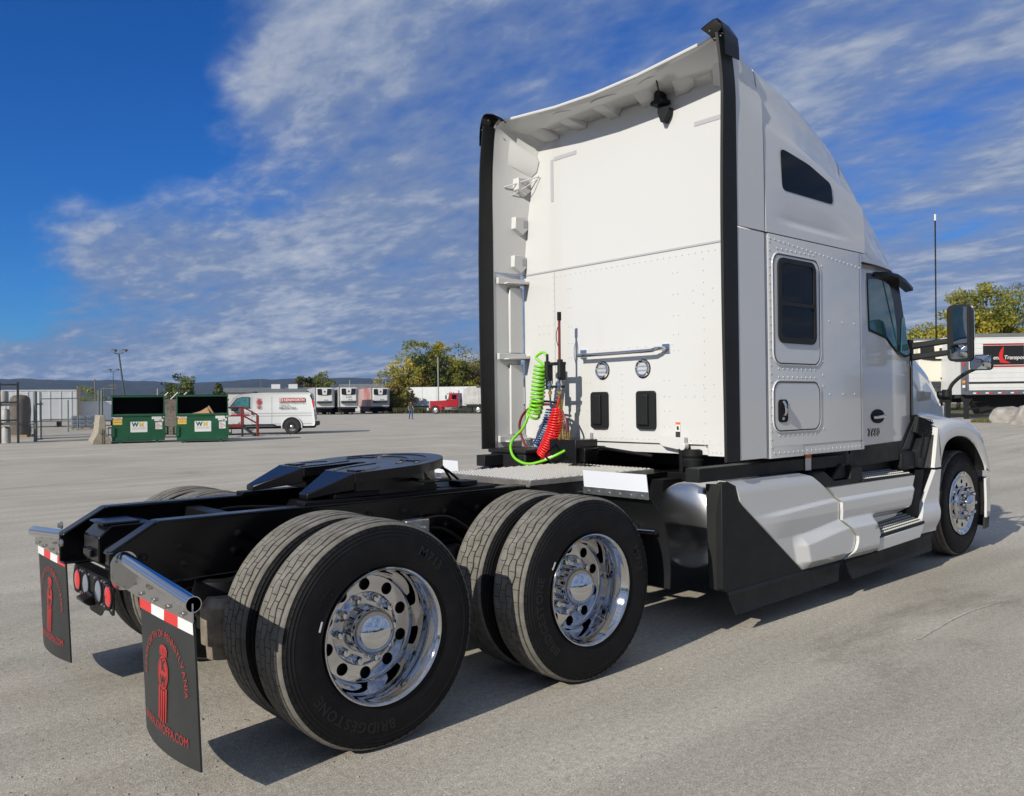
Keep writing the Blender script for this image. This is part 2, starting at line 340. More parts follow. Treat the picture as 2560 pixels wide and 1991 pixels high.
# --- wheels: axis y, outer face at y = 0, inboard = +y
TR = .504
def arc_text(mb, s, size, r, a0, y, gap=.006, ext=.0018, m=0, bold=.0):
    a = a0
    for ch in s:
        if ch == ' ': a -= size*.35/r; continue
        v, f = text(ch, size, ext, bold=bold); x0 = min(p[0] for p in v); x1 = max(p[0] for p in v); w = x1-x0
        th = a-w/2/r; rad = Vector((math.cos(th), 0, math.sin(th))); tn = Vector((math.sin(th), 0, -math.cos(th)))
        mb.add(*place(([(p[0]-x0-w/2, p[1]-size*.33, p[2]) for p in v], f), rad*r+Vector((0, y, 0)), tn, rad, (0, -1, 0)), m)
        a -= (w+gap)/r
def tyre_mesh(blocks=True):
    t = MB(); W = .276
    half = [(.292, .050), (.297, .030), (.304, .016), (.318, .008), (.330, .0065), (.332, .0045), (.342, .004), (.36, .001), (.39, 0), (.415, .0015), (.436, .005), (.440, .0035), (.444, .0065), (.452, .008), (.456, .0065), (.460, .010), (.467, .0125), (.471, .011), (.475, .0155), (.481, .019), (.486, .021)]
    t.lathe(half, n=96, m=0); t.lathe([(r, W-h) for r, h in half], n=96, m=0)
    t.lathe([(.486, .021), (.492, .025), (.4975, .033), (.4985, .040), (.492, .042)], n=96, m=1); t.lathe([(.486, W-.021), (.492, W-.025), (.4975, W-.033), (.4985, W-.040), (.492, W-.042)], n=96, m=1)
    t.lathe([(.492, .042), (.4915, .08), (.4915, W-.08), (.492, W-.042)], n=96, m=0)
    for k in range(76):                                   # shoulder notches
        a = 2*PI*k/76
        for hh in (.019,):
            c, s_ = math.cos(a), math.sin(a); q = []
            for r, h in ((.474, .0125), (.4865, .0185)):
                for da in (-.004, .004): q += [(r*math.cos(a+da), h-.0015, r*math.sin(a+da)), (r*math.cos(a+da), h+.004, r*math.sin(a+da))]
            t.add(q, [(0, 2, 6, 4), (0, 1, 3, 2), (4, 6, 7, 5), (0, 4, 5, 1), (2, 3, 7, 6)], 0)
    E_ = [.0425, .090, .138, .186, W-.0425]; gw = .0046; NP = 50
    def edge(i, a):
        if i in (0, 4): return E_[i]
        return E_[i]+.0068*math.sin(a*NP/2+i*1.9)*(1 if i % 2 else -1)
    for rib in range(4):
        if blocks:
            for k in range(NP):
                ph = (rib % 2)*.5+.13*rib; a0 = 2*PI*(k+ph)/NP; a1 = 2*PI*(k+1+ph)/NP-.0065; v = []
                for r in (.5045 if rib in (1, 2) else .503, .491):
                    for a in (a0, a0+(a1-a0)/3, a0+(a1-a0)*2/3, a1):
                        sk = .003*(1 if rib % 2 else -1)
                        for h in (edge(rib, a)+gw, edge(rib+1, a)-gw): v.append((r*math.cos(a), h, r*math.sin(a)))
                t.add(v, [(0, 1, 3, 2), (2, 3, 5, 4), (4, 5, 7, 6), (0, 2, 10, 8), (2, 4, 12, 10), (4, 6, 14, 12), (1, 9, 11, 3), (3, 11, 13, 5), (5, 13, 15, 7), (0, 8, 9, 1), (6, 7, 15, 14)], 1)
        else: t.lathe([(.491, E_[rib]+gw), (.504, E_[rib]+gw), (.504, E_[rib+1]-gw), (.491, E_[rib+1]-gw)], n=96, m=1)
    return t.mesh('tyre', ['rubber_black', 'tread_dust'], 30)
def tyre_letters(a0, a1):
    l = MB(); arc_text(l, 'BRIDGESTONE', .062, .392, R(a0), .0008, bold=.0012, gap=.008); arc_text(l, 'M713', .064, .400, R(a1), .0012, bold=.001, gap=.012)
    arc_text(l, '295/75R22.5', .022, .375, R(a1+92), .0012, gap=.003); arc_text(l, 'REGROOVABLE', .014, .36, R(a0+40), .0012, gap=.002)
    for k in (20, 140, 260): arc_text(l, '-', .03, .35, R(k), .002)
    return l.mesh('tyre_lettering', 'letter_rubber', 20)
def holes(r, rad, n, ph=0, k=16): return [circ(rad, k, (r*math.cos(2*PI*i/n+ph), r*math.sin(2*PI*i/n+ph))) for i in range(n)]
def disc_mb(mb, r1, r0, hr, hrad, y, thick=.012, n=10):
    v, f = shape(circ(r1, 72), [circ(r0, 48)]+holes(hr, hrad, n, PI/10), thick)
    mb.add([(a, y+c, b) for a, b, c in v], f)
def drive_rim():
    m = MB(); m.lathe([(.296, .03), (.302, .014), (.3045, .004), (.302, -.002), (.297, -.003), (.291, .003), (.287, .014), (.281, .026), (.270, .05), (.262, .078), (.257, .105), (.253, .135), (.250, .160), (.243, .176), (.239, .180)], n=96)
    disc_mb(m, .2395, .167, .202, .0285, .186)
    m.lathe([(.1675, .180), (.163, .184), (.160, .192), (.152, .1935), (.104, .1935)], n=72)
    return m.mesh('rim', 'polished_aluminium', 28)
def hub_mesh():
    m = MB(); m.lathe([(.110, .196), (.107, .192), (.107, .122), (.1065, .118)], n=64)
    m.lathe([(.1065, .118)]+[(.1055*math.cos(a), .118-.088*math.sin(a)) for a in [i*PI/2/10 for i in range(11)]], n=64)
    return m.mesh('hub_cap', 'chrome', 40)
def nut_mesh():
    m = MB(); m.lathe([(.0235, .195), (.0235, .188), (.0195, .187), (.019, .150), (.016, .142), (.0001, .139)], n=10); return m.mesh('lug_nut', 'chrome', 30)
def steer_rim():
    m = MB(); m.lathe([(.296, .03), (.302, .014), (.3045, .004), (.302, -.002), (.297, -.003), (.291, .003), (.286, .012), (.278, .020), (.262, .030), (.250, .022), (.243, .014)], n=96)
    disc_mb(m, .244, .168, .207, .0215, .014)
    m.lathe([(.169, .009), (.162, .004), (.158, -.010), (.150, -.014), (.09, -.014)], n=72); return m.mesh('rim', 'chrome', 28)
def steer_hub():
    m = MB(); m.lathe([(.095, -.013), (.085, -.018), (.083, -.060), (.080, -.072), (.062, -.088), (.03, -.096), (.0001, -.098)], n=48); return m.mesh('hub_cap', 'chrome', 40)
def steer_nut():
    m = MB(); m.lathe([(.023, -.010), (.023, -.018), (.018, -.020), (.0175, -.062), (.014, -.072), (.0001, -.076)], n=12); return m.mesh('lug_nut', 'chrome', 35)
TY, TYS = tyre_mesh(True), tyre_mesh(False); LT1, LT2, LT3 = tyre_letters(-84, 62), tyre_letters(-132, 28), tyre_letters(130, -60)
RIM, HUB, NUT, RIMS, HUBS, NUTS = drive_rim(), hub_mesh(), nut_mesh(), steer_rim(), steer_hub(), steer_nut()
DR = MB(); DR.lathe([(.10, .215), (.235, .215), (.24, .27), (.20, .34)], n=40); DRUM = DR.mesh('drum', 'satin_black', 30)
def sub(name, me, parent):
    o = D.objects.new(name, me); COL.objects.link(o); o.parent = parent; return o
def wheel(x, y, left=False, steer=False, inner=False, letters=None, spin=0):
    """the rim is the wheel's own mesh; tyre, hub cap and nuts hang under it"""
    w = sub('wheel', RIMS if steer else RIM, T); w.location = (x, y, TR); w.rotation_euler = (0, spin, PI if left else 0)
    t = sub('tyre', TYS if steer else TY, w)
    if inner: return w
    if letters: stuff(sub('tyre_lettering', letters, w))
    sub('hub_cap', HUBS if steer else HUB, w); sub('brake_drum', DRUM, w)
    if not left:
        for i in range(10):
            a = 2*PI*i/10; o = sub('lug_nut', NUTS if steer else NUT, w); o.location = (.1425*math.cos(a), 0, .1425*math.sin(a))
    return w
for ax_, lt in ((0, LT1), (1.32, LT2)):
    wheel(ax_, -1.213, letters=lt); wi = wheel(ax_, -1.213+.345, inner=True); wheel(ax_, 1.213, left=True); wheel(ax_, 1.213-.345, left=True, inner=True)
wheel(6.604, -1.11, steer=True, letters=LT3); wheel(6.604, 1.11, left=True, steer=True)
# small white balance stickers on the drive tyres
for x, a in ((0, 163), (1.32, 150)):
    b = MB(); r_ = .335; v, f = shape([(-.022, -.004), (.022, -.004), (.022, .004), (-.022, .004)], (), .001)
    th = R(a); b.add(*place((v, f), (x+r_*math.cos(th), -1.2155, TR+r_*math.sin(th)), (-math.sin(th), 0, math.cos(th)), (math.cos(th), 0, math.sin(th)))); b.build('balance_sticker', 'label_white', T)

# --- frame rails, cross members, axles
for s in (-1, 1):
    m = MB(); top = [(-.925, .885), (-.72, 1.006), (2.0, 1.004), (7.0, .99)]; bot = [(-.925, .735), (-.60, .722), (7.0, .72)]
    m.prism([*top, *reversed(bot)], 'y', s*.432, s*.420)
    for a, b in zip(top, top[1:]): m.hexa([(a[0], s*.434, a[1]-.012), (b[0], s*.434, b[1]-.012), (b[0], s*.345, b[1]-.012), (a[0], s*.345, a[1]-.012), (a[0], s*.434, a[1]+.002), (b[0], s*.434, b[1]+.002), (b[0], s*.345, b[1]+.002), (a[0], s*.345, a[1]+.002)])
    for a, b in zip(bot, bot[1:]): m.hexa([(a[0], s*.434, a[1]-.004), (b[0], s*.434, b[1]-.004), (b[0], s*.345, b[1]-.004), (a[0], s*.345, a[1]-.004), (a[0], s*.434, a[1]+.008), (b[0], s*.434, b[1]+.008), (b[0], s*.345, b[1]+.008), (a[0], s*.345, a[1]+.008)])
    m.build('frame_rail', 'gloss_black', T, bevel=.006)
bm_ = MB()
for x, z in ((-.62, .885), (-.60, .80), (-.78, .85), (-.34, .91), (-.36, .83), (.62, .93), (.64, .84), (.74, .90), (.9, .9), (.92, .82), (1.5, .93), (1.55, .84), (1.15, .9), (.4, .93)):
    bm_.lathe([(.021, 0), (.021, -.006), (.015, -.007), (.014, -.022), (.0001, -.024)], (x, -.432, z), 'y', 6)
for x in [.12+.135*i for i in range(9)]: bm_.lathe([(.016, 0), (.016, .012), (.0001, .014)], (x, -.39, 1.012), 'z', 6)
stuff(bm_.build('rail_bolts', 'gloss_black', T))
for x0, x1 in ((-.30, -.22), (.28, .36), (1.0, 1.08), (2.05, 2.15), (2.9, 3.0)): MB().box(x0, x1, -.42, .42, .74, .97).build('cross_member', 'satin_black', T, bevel=.008)
m = MB(); m.box(-.80, -.62, -.42, .42, .735, .755); m.box(-.72, -.62, -.42, .42, .755, .90); m.prism([(-.86, .78), (-.86, .90), (-.80, .955), (-.60, .955), (-.60, .78)], 'y', -.03, .22); m.prism([(-.84, .77), (-.84, .86), (-.74, .90), (-.6, .90), (-.6, .77)], 'y', -.36, -.06)
m.box(-.84, -.66, -.02, .20, .955, .968); m.box(-.88, -.80, .04, .16, .80, .84)
tc_ = m.build('tail_cross_member', 'gloss_black', T, bevel=.012)
bb = MB()
for y, z in ((.36, .84), (.36, .93), (.30, .762)): bb.lathe([(.02, 0), (.02, -.008), (.013, -.009), (.012, -.022), (.0001, -.023)], (-.925 if z > .8 else -.8, y, z), 'x', 8)
stuff(bb.build('tail_bolts', 'bolt_steel', tc_))
for ax_ in (0, 1.32):
    m = MB(); m.cyl((ax_, -.9, TR), (ax_, .9, TR), .075, n=20); m.lathe([(.001, -.30), (.10, -.27), (.19, -.15), (.22, 0), (.19, .15), (.10, .27), (.001, .30)], (ax_, 0, TR), 'y', 24)
    m.build('drive_axle', 'satin_black', T)
    for s in (-1, 1):
        q = MB(); q.prism([(ax_-.52, .47), (ax_-.52, .53), (ax_-.1, .62), (ax_+.15, .64), (ax_+.62, .66), (ax_+.62, .58), (ax_, .55)], 'y', s*.36, s*.46); q.build('suspension_beam', 'satin_black', T, bevel=.01)
        q = MB(); q.lathe([(.05, 0), (.11, .01), (.125, .05), (.115, .09), (.125, .13), (.11, .18), (.07, .19)], (ax_-.42, s*.40, .52), 'z', 24); q.build('air_spring', 'rubber_black', T)
        q = MB(); q.cyl((ax_-.36, s*.55, .44), (ax_-.12, s*.55, .50), .085, n=20); q.cyl((ax_-.40, s*.55, .43), (ax_-.36, s*.55, .44), .06, n=16); q.build('brake_chamber', 'satin_black', T)
MB().cyl((1.32, 0, .55), (4.5, 0, .75), .06, n=16).build('drive_shaft', 'satin_black', T)
q = MB(); q.lathe([(.0001, -.02), (.075, 0), (.08, .06), (.10, .07), (.105, .24), (.07, .28), (.0001, .28)], (-.45, -.52, .36), 'z', 24); q.build('air_dryer_can', 'tan_iron', T)
q = MB()
for y, z, x0 in ((-.30, .96, -.5), (.2, .95, -.4), (.26, .90, -.3)): q.tube(smooth_path([(x0, y, z-.06), (x0+.3, y+.05, z), (x0+.7, y-.03, z-.02), (x0+1.2, y, z-.05)]), .009, 6)
q.build('chassis_air_pipes', 'satin_black', T)

# --- mud flaps with hangers, tape and print
def flap_x(s, z): k = max(0, (.73-z)/.58); return -.852+.022*k-.035*(1-(s/.305)**2)*k
def mud_flap(yc, sgn):
    def P(s, z, off=0): return (flap_x(s, z)+off, yc-s, z)
    m = MB(); nu, nv = 12, 10
    for off in (0, .008): m.grid(lambda i, j: P(-.305+.61*i, .728-(.728-.150)*j, off), nu, nv)
    N_ = (nu+1)*(nv+1); bd = [i*(nv+1) for i in range(nu+1)]+[nu*(nv+1)+j for j in range(1, nv+1)]+[i*(nv+1)+nv for i in range(nu-1, -1, -1)]+[j for j in range(nv-1, 0, -1)]
    for a, b in zip(bd, bd[1:]+bd[:1]): m.f.append((a, b, b+N_, a+N_)); m.m.append(0)
    fl = m.build('mud_flap', 'flap_rubber', T, 30)
    for k in range(4):
        a0 = -.305+.1525*k; col = ('tape_red', 'tape_white')[(k + (0 if sgn < 0 else 1)) % 2]
        MB().grid(lambda i, j: P(a0+.1525*i, .728-.058*j, -.003), 4, 2).build('reflective_tape', col, fl, 0)
    pr_ = MB()
    def put(v, f): pr_.add([P(a, b, -.004-c) for a, b, c in v], f)
    # emblem: crown of bars, oval with letters, bars below
    cz = .462
    def poly(pts, holes_=()):
        v, f = shape(pts, holes_, 0.0006); put([(a, b+cz, c) for a, b, c in v], f)
    el = lambda rx, rz, n=28: [(rx*math.cos(2*PI*i/n), rz*math.sin(2*PI*i/n)) for i in range(n)]
    poly(el(.056, .066), [el(.049, .058)]); v, f = shape(el(.046, .055), (), .0004)
    tk = text('K', .058, .0, align='CENTER', bold=.002); tw = text('W', .055, .0, align='CENTER', bold=.002)
    put([(a, b+cz, c) for a, b, c in v], f)
    dk = MB()
    for tv, zz in ((tk, .008), (tw, -.05)): dk.add([P(a, b+cz+zz, -.0052) for a, b, c in tv[0]], tv[1])
    dk.build('emblem_letters', 'flap_rubber', fl, 0)
    for k in range(4):
        x0 = -.046+.0245*k; poly([(x0, -.075+.012*abs(k-1.5)), (x0+.019, -.075+.012*abs(k-1.5)), (x0+.019-.004, -.190-.006*(1.5-abs(k-1.5))), (x0+.003, -.190-.006*(1.5-abs(k-1.5)))])
    for k in range(5):
        x0 = -.040+.0165*k; poly([(x0, .066), (x0+.013, .066), (x0+.013, .092+.006*(2-abs(k-2))), (x0, .092+.006*(2-abs(k-2)))])
    poly([(-.042, .094), (-.03, .106), (0, .111), (.03, .106), (.042, .094), (.042, .089), (0, .100), (-.042, .089)])
    # arched words
    s_ = 'KENWORTH OF PENNSYLVANIA'; w_ = []
    for ch in s_:
        if ch == ' ': w_.append((None, .017)); continue
        v, f = text(ch, .042, 0); x0 = min(p[0] for p in v); x1 = max(p[0] for p in v); w_.append((([(p[0]-x0-(x1-x0)/2, p[1], 0) for p in v], f), x1-x0+.006))
    arch = [(-.215, .405), (-.215, .42)]+[(-.215*math.cos(a), .43+.17*math.sin(a)) for a in [PI*i/48 for i in range(1, 48)]]+[(.215, .42), (.215, .405)]
    L = [0]
    for a, b in zip(arch, arch[1:]): L.append(L[-1]+math.dist(a, b))
    tot = sum(w for _, w in w_); k_ = (L[-1]-.01)/tot; w_ = [(vf, w*k_) for vf, w in w_]; pos = .005
    for vf, w in w_:
        c = pos+w/2; pos += w
        if vf is None: continue
        i = max(i for i in range(len(L)-1) if L[i] <= max(0, c)); t = (c-L[i])/(L[i+1]-L[i]); a, b = Vector(arch[i]), Vector(arch[i+1]); p = a+(b-a)*t; d = (b-a).normalized(); nn = Vector((-d.y, d.x))
        put([(p.x+d.x*x+nn.x*y, p.y+d.y*x+nn.y*y, 0) for x, y, _ in vf[0]], vf[1])
    v, f = text('WWW.KWOFPA.COM', .052, 0, .98, 'CENTER', 0); put([(a*.92, b+.225, 0) for a, b, c in v], f)
    pr_.build('flap_print', 'print_red', fl, 0)
    # hanger
    r0, r1 = sgn*.455, sgn*1.262
    h = MB(); h.prism([(r0, .725), (r0, .86), (r1*.985, .795), (r1*.985, .722), (sgn*.60, .718)], 'x', -.866, -.858); hg = h.build('flap_hanger', 'stainless', T, bevel=.002)
    t_ = MB(); path = [(-.866, r0+(r1-r0)*k/12, .857-.062*k/12) for k in range(13)]; n = 24; rings = []
    for p in path: rings.append([(p[0]+.031*math.cos(2*PI*j/n), p[1], p[2]+.031*math.sin(2*PI*j/n)) for j in range(n)])
    t_.loft(rings, True, False); ri = [[(p[0]+.028*math.cos(2*PI*j/n), p[1], p[2]+.028*math.sin(2*PI*j/n)) for j in range(n)] for p in (path[-1], path[-4])]
    t_.loft([rings[-1]]+ri, True, False); t_.build('hanger_tube', 'chrome', hg, 40)
    fl_ = MB(); v, f = shape(rrect(-.055, .055, -.085, .085, .05), (), .014); fl_.add(*place((v, f), (-.866, sgn*.441, .805), (1, 0, 0), (0, 0, 1)))
    v, f = shape(rrect(-.036, .036, -.065, .065, .034), (), .03); fl_.add(*place((v, f), (-.866, sgn*.455, .805), (1, 0, 0), (0, 0, 1))); fl_.build('hanger_flange', 'stainless', hg, bevel=.003)
    bo = MB()
    for k in range(4): bo.lathe([(.011, 0), (.011, -.005), (.008, -.006), (.008, -.016), (.0001, -.017)], (-.864, yc+.24-.16*k, .742), 'x', 6)
    bo.lathe([(.008, 0), (.008, -.012), (.0001, -.013)], (-.864, sgn*.76, .785), 'x', 6); bo.lathe([(.008, 0), (.008, -.012), (.0001, -.013)], (-.864, sgn*.785, .782), 'x', 6)
    stuff(bo.build('hanger_bolts', 'bolt_steel', hg))
mud_flap(-.915, -1); mud_flap(.925, 1)

# --- tail light panel
X0 = -.868
m = MB(); out = [(.365, .722), (-.30, .722), (-.30, .575), (-.26, .575), (-.225, .59), (-.14, .575), (-.10, .540), (.08, .540), (.11, .59), (.365, .59)]
LY = (.295, .145, -.068, -.222)
v, f = shape(rpoly([(-a, b) for a, b in out], .02), [circ(.052, 28, (-y, .655)) for y in LY], .006)
m.add(*place((v, f), (X0, 0, 0), (0, -1, 0), (0, 0, 1))); m.box(X0, X0+.07, -.30, .365, .722, .728); lp = m.build('tail_light_panel', 'satin_black', T, bevel=.002)
for y, mt in zip(LY, ('red_lens', 'clear_lens', 'clear_lens', 'red_lens')):
    q = MB(); q.lathe([(.052, .004), (.050, -.006), (.04, -.011), (.02, -.014), (.0001, -.015)], (X0, y, .655), 'x', 28); q.build('tail_lamp', mt, lp, 50)
    q = MB(); q.lathe([(.066, -.003), (.066, -.007), (.060, -.010), (.054, -.009), (.051, -.003)], (X0, y, .655), 'x', 32); q.build('lamp_bezel', 'rubber_black', lp, 50)
q = MB(); q.prism([(X0-.06, .60), (X0-.06, .612), (X0-.005, .632), (X0-.005, .58), (X0-.035, .58)], 'y', -.02, .10); q.build('number_plate_lamp', 'gloss_black', lp, bevel=.004)
q = MB()
for y in LY:
    for a in (45, 135, 225, 315): q.dome((X0-.004, y+.078*math.cos(R(a)), .655+.078*math.sin(R(a))), (-1, 0, 0), .006, .006)
stuff(q.build('panel_screws', 'bolt_steel', lp))

# --- fifth wheel coupling
def fz(x): return 1.160+.048*(x-.3)/.75
arc_ = [(.60+.50*math.cos(a), .49*math.sin(a)) for a in [R(-80+160*i/30) for i in range(31)]]
outline = [(.30, -.455)]+arc_+[(.30, .455), (.30, .125), (.52, .062)]+[(.58+.055*math.cos(a), .055*math.sin(a)) for a in [R(90-180*i/8) for i in range(9)]]+[(.52, -.062), (.30, -.125)]
def sheet(o, th, fzx):
    v, f = shape(o, (), th); return [(a, b, fzx(a)+c-th/2) for a, b, c in v], f
m = MB(); m.add(*sheet(outline, .05, fz)); ins_ = [(.33, -.40)]+[(.60+.45*math.cos(a), .44*math.sin(a)) for a in [R(-70+140*i/20) for i in range(21)]]+[(.33, .40), (.33, .16), (.52, .09), (.64, .08), (.64, -.08), (.52, -.09), (.33, -.16)]; m.add(*[([(a, b, c-.052) for a, b, c in v_], f_) for v_, f_ in [sheet(ins_, .075, fz)]][0]); fw_ = m.build('fifth_wheel', 'gloss_black', T, bevel=.006)
for s in (-1, 1):
    q = MB(); z1, z0 = fz(.3), 1.062
    q.hexa([(.302, s*.13, z1-.09), (.302, s*.45, z1-.09), (.06, s*.375, z0-.030), (.06, s*.285, z0-.030), (.302, s*.13, z1), (.302, s*.45, z1), (.06, s*.375, z0), (.06, s*.285, z0)]); q.build('ramp', 'gloss_black', fw_, bevel=.006)
    q = MB(); q.prism([(.42, 1.02), (.42, 1.06), (.55, 1.15), (.76, 1.16), (.88, 1.06), (.88, 1.02)], 'y', s*.27, s*.40); q.build('saddle_bracket', 'gloss_black', fw_, bevel=.008)
    q = MB(); q.box(.02, 1.30, s*.33, s*.425, 1.007, 1.026); q.build('slide_rail', 'satin_black', fw_, bevel=.003)
q = MB()
for r0, a0, a1 in ((.40, -70, 70), (.29, -75, 75)):
    pth = [(.60+r0*math.cos(R(a)), r0*math.sin(R(a)), fz(.60+r0*math.cos(R(a)))+.001) for a in range(a0, a1+1, 5)]; q.tube(pth, .0045, 5)
for s in (-1, 1):
    q.tube([(.32, s*.20, fz(.32)), (.45, s*.15, fz(.45)), (.62, s*.15, fz(.62))], .0045, 5); q.tube([(.34, s*.44, fz(.34)), (.48, s*.36, fz(.48)), (.55, s*.30, fz(.55))], .0045, 5)
    q.box(.34, .40, s*.30, s*.40, fz(.37)-.01, fz(.37)+.006); q.box(.78, .83, s*.16, s*.30, fz(.8)-.01, fz(.8)+.004)
q.build('plate_ribs', 'gloss_black', fw_)
q = MB(); q.box(.50, .60, -.06, .06, 1.10, 1.16); q.box(.66, .80, -.26, .26, 1.06, 1.13); q.build('locking_jaw', 'satin_black', fw_, bevel=.01)
q = MB(); q.tube(smooth_path([(.70, -.40, 1.10), (.72, -.52, 1.09), (.74, -.60, 1.10), (.80, -.62, 1.10)]), .010, 8); q.box(.20, .48, -.415, -.36, 1.028, 1.055); q.build('release_handle', 'satin_black', fw_, bevel=.003)
q = MB(); q.tube(smooth_path([(1.05, .05, 1.17), (1.14, .02, 1.20), (1.2, -.02, 1.12), (1.24, -.06, 1.03)]), .008, 6); q.tube(smooth_path([(1.02, -.1, 1.13), (1.12, -.14, 1.12), (1.2, -.2, 1.04)]), .008, 6); q.build('grease_hose', 'rubber_black', fw_)
q = MB(); q.box(.95, 1.30, -.33, .33, 1.0, 1.03); q.box(1.05, 1.18, -.40, -.28, 1.03, 1.06); q.build('mounting_plate', 'satin_black', fw_, bevel=.004)

q = MB(); q.box(.02, .16, -.4365, -.434, .925, .965); q.build('frame_label', 'label_white', T)
q = MB()
for k, (y, z, x0) in enumerate(((-.452, .80, .45), (-.458, .86, .5))): q.tube(smooth_path([(x0, y, z-.1), (x0+.15, y-.02, z), (x0+.4, y-.01, z+.01), (x0+.62, y, z-.12)]), .010, 6)
q.build('brake_hose', 'rubber_black', T)
q = MB(); q.box(.60, .76, -.49, -.434, .76, .88); q.lathe([(.03, 0), (.03, -.05), (.0001, -.052)], (.68, -.49, .82), 'y', 10); q.build('relay_valve', 'galvanised', T, bevel=.01)
# --- deck plate with raised grip buttons
m = MB(); m.box(1.55, 2.76, -.465, .465, 1.028, 1.034); m.box(1.545, 1.552, -.465, .465, .992, 1.032); m.box(1.55, 2.76, -.470, -.463, 1.000, 1.034); dp = m.build('deck_plate', 'deck_aluminium', T, bevel=.002)
q = MB()
for i in range(31):
    for j in range(24):
        x = 1.575+i*.0385; y = -.445+j*.0385+(.018 if i % 2 else 0)
        if y > .455: continue
        q.dome((x, y, 1.034), (0, 0, 1), .013, .008, 8)
stuff(q.build('grip_buttons', 'deck_button', dp))
# --- spray plates and quarter fenders ahead of the drive wheels
for s in (-1, 1):
    y0, y1 = (-.70, -1.215) if s < 0 else (.585, 1.10)
    q = MB(); pth = [(1.80, .955), (1.815, .957), (1.88, .895), (1.936, .81), (1.972, .70), (1.988, .596), (1.992, .50), (1.985, .405)]
    q.loft([[(x, y0 if s > 0 else -.63, z), (x, y1 if s < 0 else 1.22, z)] for x, z in pth], False, False); qf = q.build('quarter_fender', 'matte_black', T, 40, solid=.008)
    q = MB(); q.grid(lambda i, j: (1.797-.010*j, y0+(y1-y0)*i*(1-.01*j), .99+.108*j), 8, 3); q.build('spray_sheet', 'sheet_white', qf, 30, solid=.004)
    q = MB(); q.box(1.790, 1.796, min(y0, y1)-.004, max(y0, y1)+.004, .952, .996); q.build('clamp_strip', 'galvanised', qf)
    q = MB()
    for k in range(6): q.dome((1.790, y0+(y1-y0)*(k+.5)/6, .970), (-1, 0, 0), .009, .008)
    stuff(q.build('strip_bolts', 'bolt_steel', qf))
    q = MB(); q.cyl((1.90, s*.43, .72), (1.93, s*1.16, .745), .018, n=12); q.lathe([(.022, 0), (.022, .02), (.0001, .022)], (1.915, s*1.0, .76), 'x', 6); q.build('fender_arm', 'stainless', qf)
# ---------------------------------------------------------------- sleeper box
SY = 1.24; WX = 3.04
m = MB(); pl = rpoly([(3.035, -1.24), (4.39, -1.24), (4.39, 1.24), (3.035, 1.24)], .035, 4)
m.prism(pl, 'z', 1.205, 2.655); m.box(3.06, 4.385, -1.235, 1.235, 1.13, 1.21); m.prism(rpoly([(3.036, -1.239), (3.5, -1.239), (3.5, -.725), (3.036, -.725)], .03), 'z', 1.125, 1.21)
slp = m.build('sleeper_box', 'white_paint', T, 40)
MB().prism(rpoly([(3.30, -.95), (4.38, -1.15), (4.38, 1.15), (3.30, .95)], .1), 'z', 1.02, 1.14).build('sleeper_floor', 'satin_black', slp)
# upper rear wall up to the roof liner
ring_in = [(1.193, 2.66), (1.193, 2.82), (1.16, 3.1), (1.121, 3.309), (1.087, 3.499), (1.04, 3.63), (.991, 3.728), (.91, 3.778), (.72, 3.802), (.472, 3.817), (.2, 3.83), (0, 3.834)]
ring_in = ring_in+[(-y, z) for y, z in reversed(ring_in[:-1])]
m = MB(); m.prism(ring_in, 'x', 3.034, 3.30); m.build('upper_rear_panel', 'white_paint', slp, 40)
m = MB(); m.box(3.0285, 3.034, -1.19, 1.19, 2.648, 2.662); m.box(3.0325, 3.0345, .818, .822, 1.21, 2.65); m.build('panel_seam', 'grey_strip', slp, 0)
# roof: stations (x, shoulder half width, shoulder z, centre z)
ST = [(2.69, 1.195, 3.945, 3.862), (2.78, 1.188, 3.895, 3.845), (2.90, 1.18, 3.85, 3.83), (3.02, 1.168, 3.822, 3.83), (3.25, 1.15, 3.79, 3.83), (3.5, 1.13, 3.745, 3.80), (3.75, 1.105, 3.69, 3.755), (3.98, 1.08, 3.622, 3.69), (4.18, 1.06, 3.56, 3.63), (4.36, 1.04, 3.49, 3.56), (4.54, 1.02, 3.405, 3.48), (4.72, 1.0, 3.31, 3.39), (4.90, .98, 3.205, 3.29), (5.08, .965, 3.09, 3.18), (5.23, .95, 3.0, 3.08), (5.37, .94, 2.905, 2.98), (5.52, .93, 2.775, 2.85), (5.66, .92, 2.64, 2.70)]
def st(x):
    for a, b in zip(ST, ST[1:]):
        if x <= b[0]: t = (x-a[0])/(b[0]-a[0]); return [a[i]+(b[i]-a[i])*t for i in range(1, 4)]
    return ST[-1][1:]
SW = [(3.05, 3.42), (3.22, 3.38), (3.5, 3.335), (3.76, 3.265), (4.1, 3.16), (4.29, 3.095), (4.405, 3.04), (4.5, 3.0)]
def top_pts(ye, ze, zc): return [(ye+.012, ze-.16), (ye+.004, ze-.09), (ye-.012, ze-.04), (ye-.04, ze-.010), (ye-.085, ze+.004), (ye*.8, ze+(zc-ze)*.30), (ye*.6, ze+(zc-ze)*.55), (ye*.35, ze+(zc-ze)*.85), (0, zc)]
def full(h): return h+[(-y, z) for y, z in reversed(h[:-1])]
